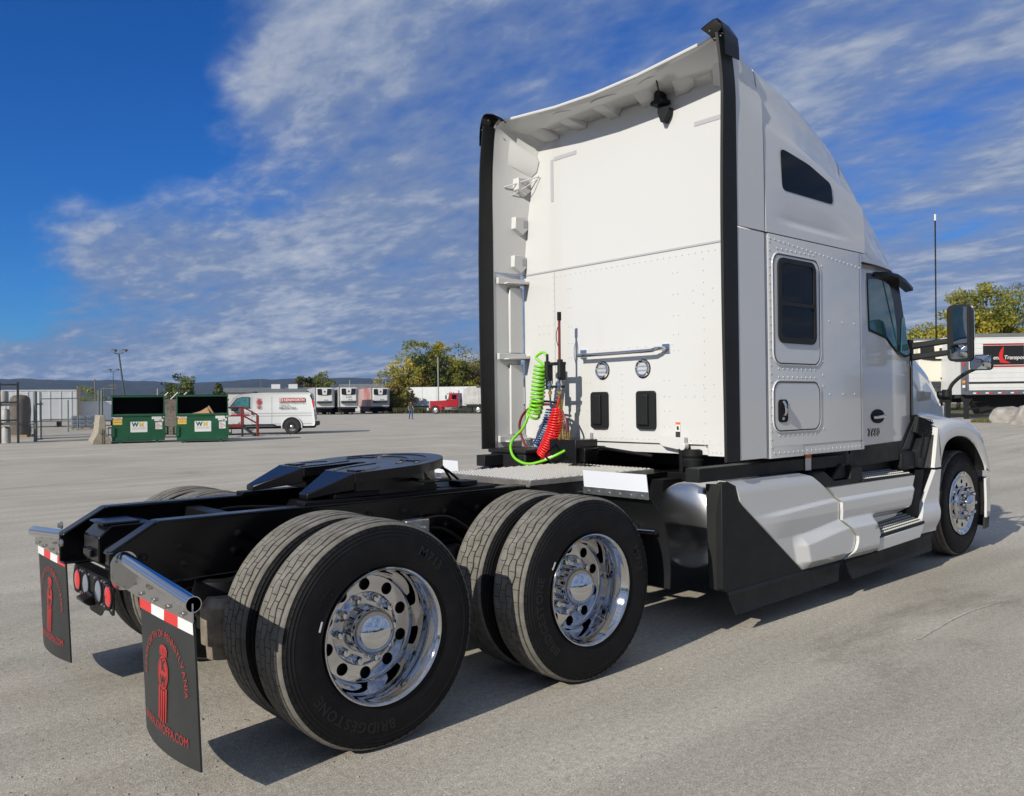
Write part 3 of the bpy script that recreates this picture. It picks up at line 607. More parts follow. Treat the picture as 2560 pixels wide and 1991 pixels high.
def roof_ring(x):
    ye, ze, zc = st(x); zs = lin(SW, x); dep = .075*sst(3.25, 4.35, x); dm = .014*sst(3.15, 3.35, x)*(1-sst(3.9, 4.25, x)); dz = -.05*(x-3.2)/1.0
    ys = 1.236-.012*sst(3.3, 3.9, zs)
    h = [(1.240, 2.662), (1.240, 2.715), (1.240, 2.745+dz*.4), (1.240-dm, 2.765+dz*.4), (1.240-dm*.8, 2.79+dz*.4), (1.239, 2.83+dz*.4), (1.236, 3.0-.1*sst(3.6, 4.4, x)), (1.228, zs-.05), (1.222, zs-.012), (1.214-dep*.45, zs+.010), (1.212-dep, zs+.03)]
    k = min(1, max(0, 1)); yu = 1.212-dep
    a = top_pts(ye, ze, zc); z0, z1 = zs+.03, a[0][1]
    for t in (.33, .66): h.append((yu+(min(yu, a[0][0])-yu)*t, z0+(z1-z0)*t))
    return [(x, y, z) for y, z in full(h+[(min(p[0], yu), p[1]) for p in a])]
xs = [3.025, 3.03, 3.08, 3.15, 3.25, 3.35, 3.45, 3.55, 3.65, 3.75, 3.85, 3.95, 4.05, 4.15, 4.22, 4.29, 4.36, 4.41, 4.425]
m = MB(); rr = [roof_ring(x) for x in xs]; rr[0] = [(x, y*.988, z-.015 if z > 2.7 else z) for x, y, z in rr[0]]
m.loft(rr, False, False); n = len(rr[-1]); m.add([*rr[-1]], [tuple(range(n))]); rf = m.build('roof_fairing', 'white_paint', T, 50)
m = MB(); rr = []
for x in [4.38, 4.45, 4.55, 4.65, 4.8, 4.95, 5.1, 5.25, 5.37, 5.47, 5.56, 5.62, 5.66]:
    ye, ze, zc = st(x); yb = lin([(4.38, 1.135), (4.8, 1.115), (5.2, 1.075), (5.5, 1.0), (5.66, .93)], x); a = top_pts(min(ye, yb-.02), ze, zc)
    zb = lin([(4.38, 2.63), (5.0, 2.635), (5.3, 2.625), (5.66, 2.56)], x); t0 = a[0]; h = [(yb, zb), (yb, zb+.02)]+[(yb+(t0[0]-yb)*t**.8, zb+.02+(max(t0[1], zb+.05)-zb-.02)*t) for t in (.3, .65)]
    rr.append([(x, y, z) for y, z in full(h+[(p[0], max(p[1], zb+.05+.004*i)) for i, p in enumerate(a)])])
m.loft(rr, False, False); m.add(rr[-1], [tuple(range(len(rr[-1])))]); m.build('cab_roof_cap', 'white_paint', T, 50)
m = MB(); v, f = shape(rpoly([(3.235, 3.262), (3.30, 3.258), (3.60, 3.215), (3.915, 3.125), (3.945, 2.975), (3.247, 2.978)], .045), (), .006)
m.add([(a, -1.2365-c, b) for a, b, c in v], f); m.build('roof_window', 'dark_glass', rf)

# roof extender (outside) and its inner liner with ribs
def ext_ring(x, inset=0.):
    ye, ze, zc = st(x); a = top_pts(ye-inset, ze-inset, zc-inset); h = [(1.240-inset, 2.662), (1.240-inset, 3.0), (1.238-inset, 3.3), (1.230-inset, 3.55)]
    return [(x, y, z) for y, z in full(h+a)]
m = MB(); m.loft([ext_ring(x) for x in (2.68, 2.72, 2.78, 2.85, 2.92, 3.0, 3.01)], False, False); ex = m.build('roof_extender', 'shell_paint', T, 50)
def resamp(pts, n):
    L = [0]
    for a, b in zip(pts, pts[1:]): L.append(L[-1]+math.dist(a, b))
    o = []; j = 0
    for i in range(n):
        d = L[-1]*i/(n-1)
        while j < len(L)-2 and L[j+1] < d: j += 1
        t = (d-L[j])/(L[j+1]-L[j]); o.append(tuple(pts[j][k]+(pts[j+1][k]-pts[j][k])*t for k in range(len(pts[j]))))
    return o
NL = 90; outer = resamp([(y, z) for x, y, z in ext_ring(2.685, .012)], NL); inner = resamp(ring_in, NL)
def liner(t, i):                       # t 0 at the trailing edge, 1 at the rear wall
    o, q = outer[i], inner[i]; x = 2.69+(3.036-2.69)*t; e = t**1.6; return (x, o[0]+(q[0]-o[0])*e, o[1]+(q[1]-o[1])*e-.0)
m = MB(); m.loft([[liner(t/8, i) for i in range(NL)] for t in range(9)], False, False); ln = m.build('fairing_liner', 'shell_paint', ex, 50)
def rib(i, wd, t0=.30, t1=.97, h=.085):
    c = lambda t, k: Vector(liner(t, min(NL-1, max(0, k)))); o = Vector((3.0, 0, 3.2)); q = MB()
    def base(t, k, out):
        p = c(t, k); e = (Vector((p.x, 0, min(p.z, 3.35)))-p); e.x = 0; e = e.normalized(); return p+e*out
    P = [base(t0, i-wd, -.002), base(t0, i+wd, -.002), base(t1, i+wd, -.002), base(t1, i-wd, -.002), base(t0+.08, i-wd+1, h*.25), base(t0+.08, i+wd-1, h*.25), base(t1, i+wd-1, h), base(t1, i-wd+1, h)]
    q.hexa(P); q.build('liner_bracket', 'shell_paint', ex, bevel=.003, seg=2)
for s in (-1, 1):
    for zc in (2.765, 3.10, 3.435):
        k = min(range(NL//2), key=lambda i: abs(liner(.8, i)[2]-zc)); yl = abs(liner(.8, k)[1]); q = MB()
        q.prism([(2.885, zc+.055), (2.99, zc+.06), (3.032, zc+.045), (3.032, zc-.045), (2.965, zc-.10), (2.885, zc-.045)], 'y', s*(yl-.035), s*min(yl+.06, 1.222)); br_ = q.build('liner_bracket', 'shell_paint', ex, bevel=.004)
        q = MB(); q.box(2.975, 3.022, s*(yl-.037), s*(yl-.034), zc-.028, zc+.03); q.build('bracket_recess', 'grey_strip', ex)
for i in (20, 27, 34, 42, 50, 57, 64): rib(i, 2, .40, .98, .055)
q = MB()
for i0, i1 in ((27, 30), (34, 38), (42, 47), (51, 55), (59, 62)):
    pth = [liner(.25, i0), liner(.18, (i0+i1)//2), liner(.25, i1)]; q.tube([(p[0], p[1], p[2]-.004) for p in smooth_path(pth, 4)], .005, 5)
stuff(q.build('liner_beads', 'shell_paint', ex))
m = MB(); te = ext_ring(2.684); te = [p for p in te if abs(p[1]) < 1.075 and p[2] > 3.6]; m.tube(te, .014, 8); m.build('trailing_edge_roll', 'white_paint', ex)
# lower side extenders, black rubber edges, corner caps, hinge brackets
for s in (-1, 1):
    m = MB(); m.box(2.684, 3.005, s*1.232, s*1.240, 1.132, 2.652); se = m.build('side_extender', 'shell_paint', T, bevel=.003)
    for z in (2.56, 1.90, 1.18): m = MB(); m.box(2.72, 3.03, s*1.195, s*1.226, z, z+.055); m.prism([(2.78, z), (3.03, z+.01), (3.03, z+.035), (2.78, z+.012)], 'y', s*1.14, s*1.2); m.build('hinge_bracket', 'shell_paint', se, bevel=.003)
    for z in (1.96, 1.24): m = MB(); m.box(2.86, 3.012, s*1.205, s*1.2315, z, z+(.58 if z > 1.5 else .62)); m.build('extender_stiffener', 'shell_paint', se, bevel=.006)
    m = MB(); rg = []
    for k in range(29):
        z = 1.128+(3.90-1.128)*k/28; bow = .028*sst(2.6, 3.95, z)+.012*sst(2.2, 1.2, z); xe = 2.535+bow; ins = lin([(1, 0), (3.55, 0), (3.75, .02), (3.95, .05)], z)
        rg.append([(2.69, s*(1.243-ins), z), (2.60, s*(1.246-ins), z), (xe, s*(1.240-ins), z), (xe-.004, s*(1.222-ins), z), (xe+.03, s*(1.212-ins), z), (2.69, s*(1.226-ins), z)])
    m.loft(rg, True, True); es = m.build('edge_seal', 'matte_black', se, 40)
    m = MB(); rg = []
    for x in (2.57, 2.60, 2.66, 2.72):
        ye, ze, zc = st(max(x, 2.69)); lift = .022*(2.72-x)/.15; h = [(1.250, 3.74), (1.248, 3.82), (1.240, 3.88+lift*.5), (ye+.022, ze-.005+lift), (ye-.004, ze+.022+lift), (ye-.04, ze+.024+lift), (ye-.09, ze+.010+lift), (ye-.13, ze-.004+lift)]
        rg.append([(x, s*y, z) for y, z in h])
    m.loft(rg, False, False); cc = m.build('corner_cap', 'gloss_black', se, 50, solid=.008)
    q = MB(); q.dome((2.572, s*1.13, 3.93), (-1, 0, 0), .007, .006); q.dome((2.572, s*1.215, 3.87), (-1, 0, 0), .007, .006); stuff(q.build('cap_bolts', 'bolt_steel', se))
m = MB(); m.tube([(3.03, 1.0, 3.50), (2.80, 1.20, 3.41)], .006, 6); m.tube([(3.03, .98, 3.49), (2.95, 1.05, 3.42), (2.87, 1.20, 3.34)], .004, 6); m.build('stay_rod', 'shell_paint', ex)

# --- rear wall fittings
def ontowall(vf, y, z, off=.002): return place(vf, (3.034-off, y, z), (0, -1, 0), (0, 0, 1), (-1, 0, 0))
m = MB(); pts = [(3.03, .478, 1.915), (2.985, .475, 1.912), (2.955, .455, 1.905), (2.95, .41, 1.902), (2.95, -.25, 1.905), (2.952, -.31, 1.91), (2.965, -.355, 1.918), (3.03, -.38, 1.918)]
m.tube(smooth_path(pts, 5), .0155, 12); gh = m.build('grab_handle', 'chrome', T, 50)
m = MB()
for y in (.478, -.38): m.add(*ontowall(shape(rrect(-.035, .035, -.035, .035, .008), (), .012), y, 1.918, .005))
m.build('handle_foot', 'chrome', gh, bevel=.002)
for y in (.272, -.150):
    q = MB(); q.lathe([(.070, 0), (.070, -.016), (.062, -.022), (.052, -.018), (.050, -.006)], (3.034, y, 1.776), 'x', 36); wl = q.build('work_lamp', 'chrome', T, 50)
    q = MB(); q.lathe([(.074, .0), (.074, -.006), (.069, -.007)], (3.034, y, 1.776), 'x', 36); q.build('lamp_ring', 'gloss_black', wl)
    q = MB(); q.grid(lambda i, j: (3.022-.004*math.sin(j*PI*6), y+(i-.5)*2*.049*math.sqrt(max(.0, 1-(2*j-1)**2)), 1.776+(2*j-1)*.049), 8, 24); q.build('lamp_lens', 'work_lens', wl, 60)
    q = MB(); q.dome((3.015, y+.044, 1.806), (-1, 0, 0), .006, .005); q.dome((3.012, y, 1.716), (-1, 0, 0), .006, .005); stuff(q.build('lamp_screws', 'bolt_steel', wl))
for y0, y1 in ((.388, .211), (-.095, -.276)):
    q = MB(); q.add(*ontowall(shape(rrect(-(y0-y1)/2, (y0-y1)/2, -.148, .148, .028), (), .03), (y0+y1)/2, 1.455, .012)); vp = q.build('vent_cover', 'matte_black', T, bevel=.006)
    q = MB(); q.prism([(3.005, 1.33), (2.99, 1.345), (2.99, 1.57), (3.005, 1.585)], 'y', y0-.03, y1+.055); q.build('vent_face', 'matte_black', vp, bevel=.004)
q = MB(); rv = lambda y, z: q.dome((3.0345, y, z), (-1, 0, 0), .0068, .0045)
for k in range(30): rv(.80-.058*k, 2.60-.0*k)
for k in range(24): rv(.835, 2.60-.058*k); rv(-.72, 2.55-.085*k if 2.55-.085*k > 1.2 else 1.2)
for y in (.66, .625, -.445, -.49): [rv(y, z) for z in (2.48, 2.32, 2.16, 2.02, 1.90)]
for y in (.455, .415, -.35, -.40): [rv(y, z) for z in (1.68, 1.56, 1.45, 1.33)]
for y in (-.55, -.63, -.71, -.80, -.88): [rv(y, z) for z in (1.64, 1.555)]
for y in (1.02, .96, .90): [rv(y, z) for z in (2.19, 2.12)]
for k in range(22): rv(.42-.056*k, 1.232)
for y in (-.63, -.80, -.88): [rv(y, z) for z in (2.33, 2.24)]
for k in range(5): rv(-.78-.035*k, 1.15)
for k in range(11): rv(.42-.085*k, 1.945); rv(.07, 1.74-.05*k)
stuff(q.build('wall_rivets', 'white_paint', slp, 40))
for pts_, yy, z_ in (([(-.26, -.016), (-.012, -.016), (-.012, .016), (-.26, .016)], -.92, 3.535), ([(-.01, -.016), (.26, -.016), (.26, .016), (-.01, .016)], .80, 3.61), ([(-.016, -.35), (.016, -.35), (.016, .01), (-.016, .01)], .835, 3.60)):
    q = MB(); q.add(*ontowall(shape(pts_, (), .003), yy, z_)); q.build('vinyl_strip', 'grey_strip', slp)
q = MB(); q.add(*ontowall(shape([(-.02, -.055), (.02, -.055), (.02, .055), (-.02, .055)], (), .002), -.478, 1.31)); ws = q.build('warning_sticker', 'label_white', slp)
q = MB(); q.add(*ontowall(shape([(-.02, .038), (.02, .038), (.02, .055), (-.02, .055)], (), .002), -.478, 1.31, .0035)); q.build('sticker_header', 'label_orange', ws)
q = MB(); q.add(*ontowall(shape([(-.02, -.055), (.02, -.055), (.02, -.015), (-.02, -.015)], (), .002), -.478, 1.31, .0035)); q.add(*ontowall(shape([(-.008, -.005), (.012, .0), (.006, .028), (-.012, .022)], (), .002), -.478, 1.31, .0035)); q.build('sticker_symbol', 'seam_dark', ws)
q = MB(); q.box(2.99, 3.034, -.375, -.335, 1.60, 1.64)
# bracket + cab suspension below the wall
q = MB(); q.prism([(-.32, 1.255), (-.565, 1.255), (-.565, 1.175), (-.50, 1.165), (-.36, 1.185), (-.32, 1.215)], 'x', 2.99, 3.03); q.lathe([(.03, -.02), (.03, .03)], (3.0, -.55, 1.19), 'x', 16, cap=True); q.build('cab_mount_bracket', 'white_paint', slp, bevel=.004)
q = MB(); q.box(2.99, 3.03, .385, .43, 1.12, 1.27); q.build('cab_mount_bracket', 'white_paint', slp, bevel=.004)
q = MB(); q.lathe([(.05, 0), (.075, .01), (.08, .06), (.07, .075), (.08, .09), (.078, .13), (.05, .14)], (3.05, -.60, 1.03), 'z', 24); q.build('cab_air_spring', 'rubber_black', T)
q = MB(); q.cyl((3.02, -.52, .95), (3.02, -.52, 1.20), .022, n=12); q.box(2.96, 3.06, -.75, .75, .94, 1.0); q.cyl((2.95, -.30, 1.11), (2.95, .40, 1.17), .014, n=8); q.build('cab_suspension_frame', 'satin_black', T, bevel=.004)
q = MB(); q.box(2.60, 2.97, .74, 1.19, .86, 1.10); q.box(2.585, 2.985, .725, 1.205, 1.10, 1.135); q.prism([(2.42, .96), (2.52, .985), (2.58, .985), (2.58, .93), (2.42, .93)], 'y', .95, 1.2); q.build('battery_box', 'matte_black', T, bevel=.012)
q = MB(); q.box(2.70, 2.95, .26, .56, 1.0, 1.225); q.box(2.74, 2.90, .20, .30, 1.05, 1.16); q.tube(smooth_path([(2.75, .35, 1.0), (2.6, .25, 1.02), (2.55, .1, 1.05), (2.7, -.1, 1.02)]), .01, 6); q.tube(smooth_path([(2.72, .48, 1.2), (2.6, .5, 1.1), (2.6, .38, 1.04)]), .009, 6); q.build('air_line_mount', 'gloss_black', T, bevel=.01)
# load light / antenna fixture high on the wall
q = MB(); q.prism([(-.335, 3.735), (-.46, 3.735), (-.455, 3.765), (-.42, 3.775), (-.415, 3.85), (-.375, 3.82), (-.37, 3.77), (-.335, 3.76)], 'x', 2.93, 3.02); q.prism([(-.375, 3.74), (-.475, 3.70), (-.47, 3.66), (-.425, 3.60), (-.40, 3.605), (-.37, 3.68)], 'x', 2.97, 3.03); q.tube([(2.95, -.42, 3.76), (2.80, -.50, 3.86)], .006, 6); q.build('antenna_mount', 'matte_black', T, bevel=.006)

# --- pogo pole, coupling holder and coiled lines
q = MB(); q.tube([(2.80, .535, 1.21), (2.80, .53, 2.20)], .0115, 10); pg = q.build('pogo_pole', 'hose_wine', T)
q = MB(); q.cyl((2.80, .53, 2.19), (2.80, .53, 2.258), .017, n=12); q.build('pole_cap', 'rubber_black', pg)
q = MB(); q.tube(smooth_path([(2.80, .545, 2.14), (2.79, .555, 2.08), (2.79, .55, 2.02), (2.795, .54, 1.98)]), .004, 6); q.tube(smooth_path([(2.80, .52, 2.16), (2.79, .51, 2.08), (2.795, .52, 2.0)]), .004, 6); q.build('pole_loop', 'hose_wine', pg)
q = MB(); q.cyl((2.80, .535, 1.22), (2.80, .535, 1.55), .026, n=14); q.build('pole_sleeve', 'brass', pg)
q = MB()
q.box(2.76, 2.82, .475, .67, 1.825, 1.850); q.box(2.77, 2.81, .62, .67, 1.63, 1.85); q.box(2.77, 2.81, .47, .52, 1.70, 1.85); q.cyl((2.77, .645, 1.86), (2.77, .645, 1.72), .024, n=14); q.cyl((2.77, .645, 1.92), (2.77, .645, 1.85), .012, n=10); q.cyl((2.77, .495, 1.87), (2.77, .495, 1.72), .024, n=14); q.box(2.765, 2.80, .47, .66, 1.64, 1.66); q.cyl((2.77, .66, 1.76), (2.75, .61, 1.70), .014, n=10)
ch = q.build('coupling_holder', 'matte_black', T, bevel=.004)
for y in (.61, .50): q = MB(); q.cyl((2.765, y, 1.70), (2.765, y, 1.625), .018, n=12); q.lathe([(.022, 0), (.022, .014), (.016, .016)], (2.765, y, 1.66), 'z', 8, cap=True); q.build('glad_hand', 'chrome', ch)
for y in (.61, .50): q = MB(); q.cyl((2.765, y, 1.625), (2.768, y+.004, 1.56), .011, n=10); q.lathe([(.017, 0), (.017, .02), (.012, .024)], (2.765, y, 1.59), 'z', 6, cap=True); q.build('brass_fitting', 'brass', ch)
for y, z in ((.47, 1.30), (.44, 1.28)): MB().cyl((2.80, y, 1.225), (2.80, y, z), .012, n=8).build('brass_fitting', 'brass', ch)
def coil(path, rc, turns, r, n=14):
    P = smooth_path(path, 12); L = [0]
    for a, b in zip(P, P[1:]): L.append(L[-1]+(b-a).length)
    N_ = int(turns*n); o = []
    for i in range(N_+1):
        d = L[-1]*i/N_; j = min(len(L)-2, max(k for k in range(len(L)) if L[k] <= d)); t = (d-L[j])/max(1e-6, L[j+1]-L[j]); c = P[j]+(P[j+1]-P[j])*t
        tn = (P[min(j+1, len(P)-1)]-P[max(j-1, 0)]).normalized(); A = tn.cross(Vector((1, .3, 0))).normalized(); B = tn.cross(A); a = 2*PI*i/n; rr = rc(i/N_) if callable(rc) else rc
        o.append(c+(A*math.cos(a)+B*math.sin(a))*rr)
    return o
gc = coil([(2.77, .715, 1.83), (2.765, .745, 1.68), (2.765, .765, 1.55), (2.77, .80, 1.45), (2.77, .83, 1.415)], .052, 13.5, .0105)
q = MB(); q.tube(smooth_path([(2.77, .648, 1.86), (2.77, .648, 1.90), (2.765, .68, 1.935), (2.765, .735, 1.925), (2.76, .765, 1.89), gc[0]], 6)+gc[1:]+smooth_path([gc[-1], (2.74, .87, 1.38), (2.68, .865, 1.30), (2.60, .885, 1.225), (2.55, .865, 1.155), (2.535, .81, 1.08), (2.535, .71, 1.038), (2.55, .63, 1.03), (2.58, .56, 1.045), (2.61, .49, 1.07), (2.66, .42, 1.11), (2.72, .38, 1.145)], 6)[1:], .0115, 8); q.build('electric_coil', 'hose_green', T, 60)
q = MB(); q.tube([(2.605, .505, 1.066), (2.635, .455, 1.09)], .0135, 8); q.build('coil_tag', 'label_white', T)
def cone(a, b): return lambda t: a+(b-a)*min(1, t*4)
bc = coil([(2.82, .665, 1.47), (2.82, .68, 1.38), (2.82, .72, 1.28), (2.81, .78, 1.19), (2.80, .82, 1.14)], cone(.03, .050), 16, .007)
q = MB(); q.tube(smooth_path([(2.768, .612, 1.57), (2.78, .62, 1.52), (2.80, .60, 1.44), (2.81, .66, 1.50), bc[0]], 6)+bc[1:], .0075, 7); q.build('service_air_coil', 'hose_blue', T, 60)
rc_ = coil([(2.79, .555, 1.47), (2.785, .560, 1.38), (2.78, .59, 1.27), (2.77, .645, 1.16), (2.77, .70, 1.085)], cone(.035, .062), 21, .0085)
q = MB(); q.tube(smooth_path([(2.766, .503, 1.57), (2.77, .52, 1.52), (2.78, .54, 1.48), rc_[0]], 6)+rc_[1:], .0088, 7); q.build('emergency_air_coil', 'hose_red', T, 60)
q = MB(); q.tube(smooth_path([(2.80, .50, 1.44), (2.80, .62, 1.50), (2.80, .78, 1.50), (2.80, .95, 1.45), (2.80, 1.03, 1.34), (2.80, 1.0, 1.22), (2.79, .90, 1.11), (2.78, .78, 1.055), (2.78, .70, 1.06)]), .011, 8); q.tube(smooth_path([(2.80, .52, 1.46), (2.79, .46, 1.38), (2.79, .44, 1.28)]), .009, 8); q.build('jumper_hose', 'hose_wine', T)
q = MB(); q.tube(smooth_path([(2.82, .60, 1.52), (2.82, .74, 1.53), (2.82, .90, 1.49), (2.82, 1.0, 1.42)]), .009, 8); q.build('jumper_hose', 'rubber_black', T)

# --- sleeper side: hatch doors, windows, rivets
yS = -1.24
def side(vf, x=0, z=0, off=.003): return [(a+x, yS-off-c, b+z) for a, b, c in vf[0]], vf[1]
m = MB(); m.add(*side(shape(rrect(3.095, 3.725, 1.765, 2.535, .085), [], .006), off=.0)); hd = m.build('bunk_hatch', 'white_paint', slp, bevel=.002)
def ringtube(x0, x1, z0, z1, r, rad, y, name, mt, par): q = MB(); q.tube([(a, y, b) for a, b in rrect(x0, x1, z0, z1, r, 6)], rad, 6, closed=True); return q.build(name, mt, par, 60)
ringtube(3.095, 3.725, 1.765, 2.535, .085, .007, yS-.001, 'hatch_trim', 'white_paint', hd); ringtube(3.105, 3.715, 1.775, 2.525, .08, .004, yS-.003, 'hatch_gap', 'seam_dark', hd)
m = MB(); m.add(*side(shape(rrect(3.155, 3.655, 1.915, 2.505, .065), [rrect(3.195, 3.622, 1.955, 2.175, .03), rrect(3.195, 3.622, 2.20, 2.47, .04)], .022), off=.004)); hw = m.build('window_frame', 'matte_black', hd, bevel=.004)
m = MB(); m.add(*side(shape(rrect(3.17, 3.64, 1.93, 2.49, .05), [], .004), off=.006)); m.build('window_glass', 'dark_glass', hd)
m = MB(); m.add(*side(shape(rrect(3.085, 3.712, 1.300, 1.655, .085), [], .006), off=.0)); ld = m.build('luggage_door', 'white_paint', slp, bevel=.002)
ringtube(3.085, 3.712, 1.300, 1.655, .085, .007, yS-.001, 'door_trim', 'white_paint', ld); ringtube(3.095, 3.702, 1.310, 1.645, .08, .004, yS-.003, 'door_gap', 'seam_dark', ld)
m = MB(); m.add(*side(shape(rrect(3.145, 3.262, 1.368, 1.525, .03), [], .012), off=.004)); hn = m.build('latch_recess', 'rubber_black', ld, bevel=.003)
q = MB(); q.tube(smooth_path([(3.20, yS-.012, 1.51), (3.195, yS-.03, 1.48), (3.20, yS-.03, 1.44), (3.205, yS-.014, 1.42)]), .012, 8); q.dome((3.20, yS-.009, 1.395), (0, -1, 0), .014, .008, 10); q.build('latch_handle', 'chrome', ld)
q = MB(); rs = lambda x, z: q.dome((x, yS-.0003, z), (0, -1, 0), .0068, .0045)
for k in range(22): rs(3.07+.06*k, 2.625-.004*k)
for k in range(26): rs(3.062, 2.60-.056*k)
for k in range(9): rs(3.16+.06*k, 2.565); rs(3.16+.06*k, 1.738); rs(3.16+.06*k, 1.68); rs(3.16+.06*k, 1.278)
for k in range(21): rs(3.10+.06*k, 1.160)
for x in (3.85, 4.05, 4.23): [rs(x, z) for z in (2.10, 1.56)]
for z in (2.5, 1.80, 1.70, 1.62, 1.31): rs(3.755, z)
stuff(q.build('side_rivets', 'white_paint', slp, 40))
m = MB(); m.box(4.33, 4.333, -1.2412, -1.2395, 1.14, 2.65); m.build('corner_seam', 'seam_dark', slp, 0)

# ---------------------------------------------------------------- cab, hood, fender
def cab_ring(z):
    yb = lin([(1.0, 1.10), (1.95, 1.105), (2.64, 1.035)], z); xf = lin([(1.0, 5.56), (1.95, 5.56), (2.64, 5.36)], z); xc = lin([(1.0, 5.7), (1.95, 6.15), (2.64, 5.66)], z)
    h = [(4.36, yb), (4.8, yb+.004), (5.2, yb+.003), (xf-.06, yb), (xf, yb-.03), (xf+(xc-xf)*.45, yb*.72), (xc, 0)]
    return [(x, -y, z) for x, y in h]+[(x, y, z) for x, y in reversed(h[:-1])]
m = MB(); m.loft([cab_ring(z) for z in (1.14, 1.4, 1.7, 1.95, 2.2, 2.45, 2.64)], True, True); cb_ = m.build('cab', 'white_paint', T, 50)
pn = Vector((0, -1, .101)).normalized(); pp = Vector((5, -1.109, 1.95))
def cabpoly(pts, off=0., r=.02, th=.006):
    L = [hitp(*A1(*p), pp+Vector((0, -1, 0))*off, pn) for p in pts]; v, f = shape(rpoly([(p.x, p.z) for p in L], r), (), th)
    return [(a, -1.109+.101*(b-1.95)-off-c, b) for a, b, c in v], f
m = MB(); m.add(*cabpoly([(943, 470), (1010, 478), (1105, 518), (1150, 555), (1218, 1005), (1190, 1015), (1145, 993), (1105, 948), (1070, 896), (1000, 864), (956, 845)], .002, .015)); wf = m.build('door_window_frame', 'gloss_black', cb_, bevel=.002)
m = MB(); m.add(*cabpoly([(950, 508), (963, 832), (1020, 858), (1075, 886), (1118, 946), (1140, 975), (1134, 820), (1112, 650), (1088, 548), (1060, 525), (1010, 512)], .010, .02)); m.build('door_glass', 'teal_glass', cb_)
m = MB(); m.add(*cabpoly([(1172, 760), (1186, 755), (1212, 995), (1195, 1000), (1165, 985)], .010, .01)); m.build('quarter_glass', 'teal_glass', cb_)
yD = -1.106
def door(vf, off=.002): return [(a, yD-off-c, b) for a, b, c in vf[0]], vf[1]
m = MB(); m.add(*door(shape([(4.40, 1.135), (5.335, 1.155), (5.555, 1.375), (5.64, 1.375), (5.50, 1.0), (4.40, .98)], (), .02), -.005)); m.build('cab_sill', 'satin_black', cb_, bevel=.004)
m = MB(); m.box(5.545, 5.551, yD-.004, yD+.01, 1.37, 1.86); m.build('door_seam', 'seam_dark', cb_, 0)
m = MB(); m.add(*door(shape([(.115*math.cos(2*PI*i/28)+4.88, .058*math.sin(2*PI*i/28)+1.375) for i in range(28)], (), .012))); dh = m.build('door_handle_recess', 'rubber_black', cb_, bevel=.003)
q = MB(); q.tube(smooth_path([(4.79, yD-.01, 1.365), (4.83, yD-.035, 1.37), (4.93, yD-.035, 1.375), (4.975, yD-.012, 1.378)]), .013, 8); q.build('door_handle', 'chrome', cb_)
m = MB(); v, f = text('T680', .085, .003, bold=.0025, shear=.2, space=1.12); m.add(*door(([(a*1.05+4.70, b+1.215, c) for a, b, c in v], f))); m.build('door_badge', 'gloss_black', cb_, 20)
m = MB(); v, f = text('T680', .085, .003, bold=-.001, shear=.2, space=1.12); m.add(*door(([(a*1.05+4.70, b+1.215, c) for a, b, c in v], f), .006)); m.build('badge_face', 'chrome', cb_, 20)
# visor over the door window
m = MB(); rg = []
for k, (px, py, dr) in enumerate(((985, 464, .0), (1030, 462, .05), (1080, 475, .09), (1130, 508, .09), (1190, 560, .06))):
    p = hitp(*A1(px, py), pp, pn); rg.append([(p.x, p.y-.004, p.z), (p.x+.01, p.y-.03-dr*.6, p.z-.004-dr*.1), (p.x+.012, p.y-.032-dr*.6, p.z-.03-dr*.15), (p.x, p.y-.004, p.z-.05)])
m.loft(rg, True, True); m.build('sun_visor', 'gloss_black', cb_, 60)
# hood
m = MB(); rr = []
for x, hw, zt, zc in ((5.57, 1.085, 1.93, 2.04), (5.75, 1.05, 1.915, 2.03), (6.0, .99, 1.87, 2.0), (6.25, .935, 1.81, 1.95), (6.5, .885, 1.72, 1.88), (6.7, .85, 1.62, 1.80), (6.9, .81, 1.50, 1.70), (7.1, .76, 1.36, 1.56), (7.22, .70, 1.22, 1.42)):
    h = [(hw+.03, 1.20), (hw+.012, 1.36), (hw+.004, 1.44), (hw, zt-.14), (hw-.012, zt-.05), (hw-.05, zt), (hw-.13, zt+.02), (hw*.6, zc-.03), (hw*.3, zc-.008), (0, zc)]
    rr.append([(x, y, z) for y, z in full(h)])
m.loft(rr, False, False); m.add(rr[-1], [tuple(range(len(rr[-1])))]); hd_ = m.build('hood', 'white_paint', T, 50)
m = MB(); m.grid(lambda i, j: (7.225+.01*i, -.62+1.24*j, .60+.85*i), 2, 2); m.build('grille', 'chrome', hd_)
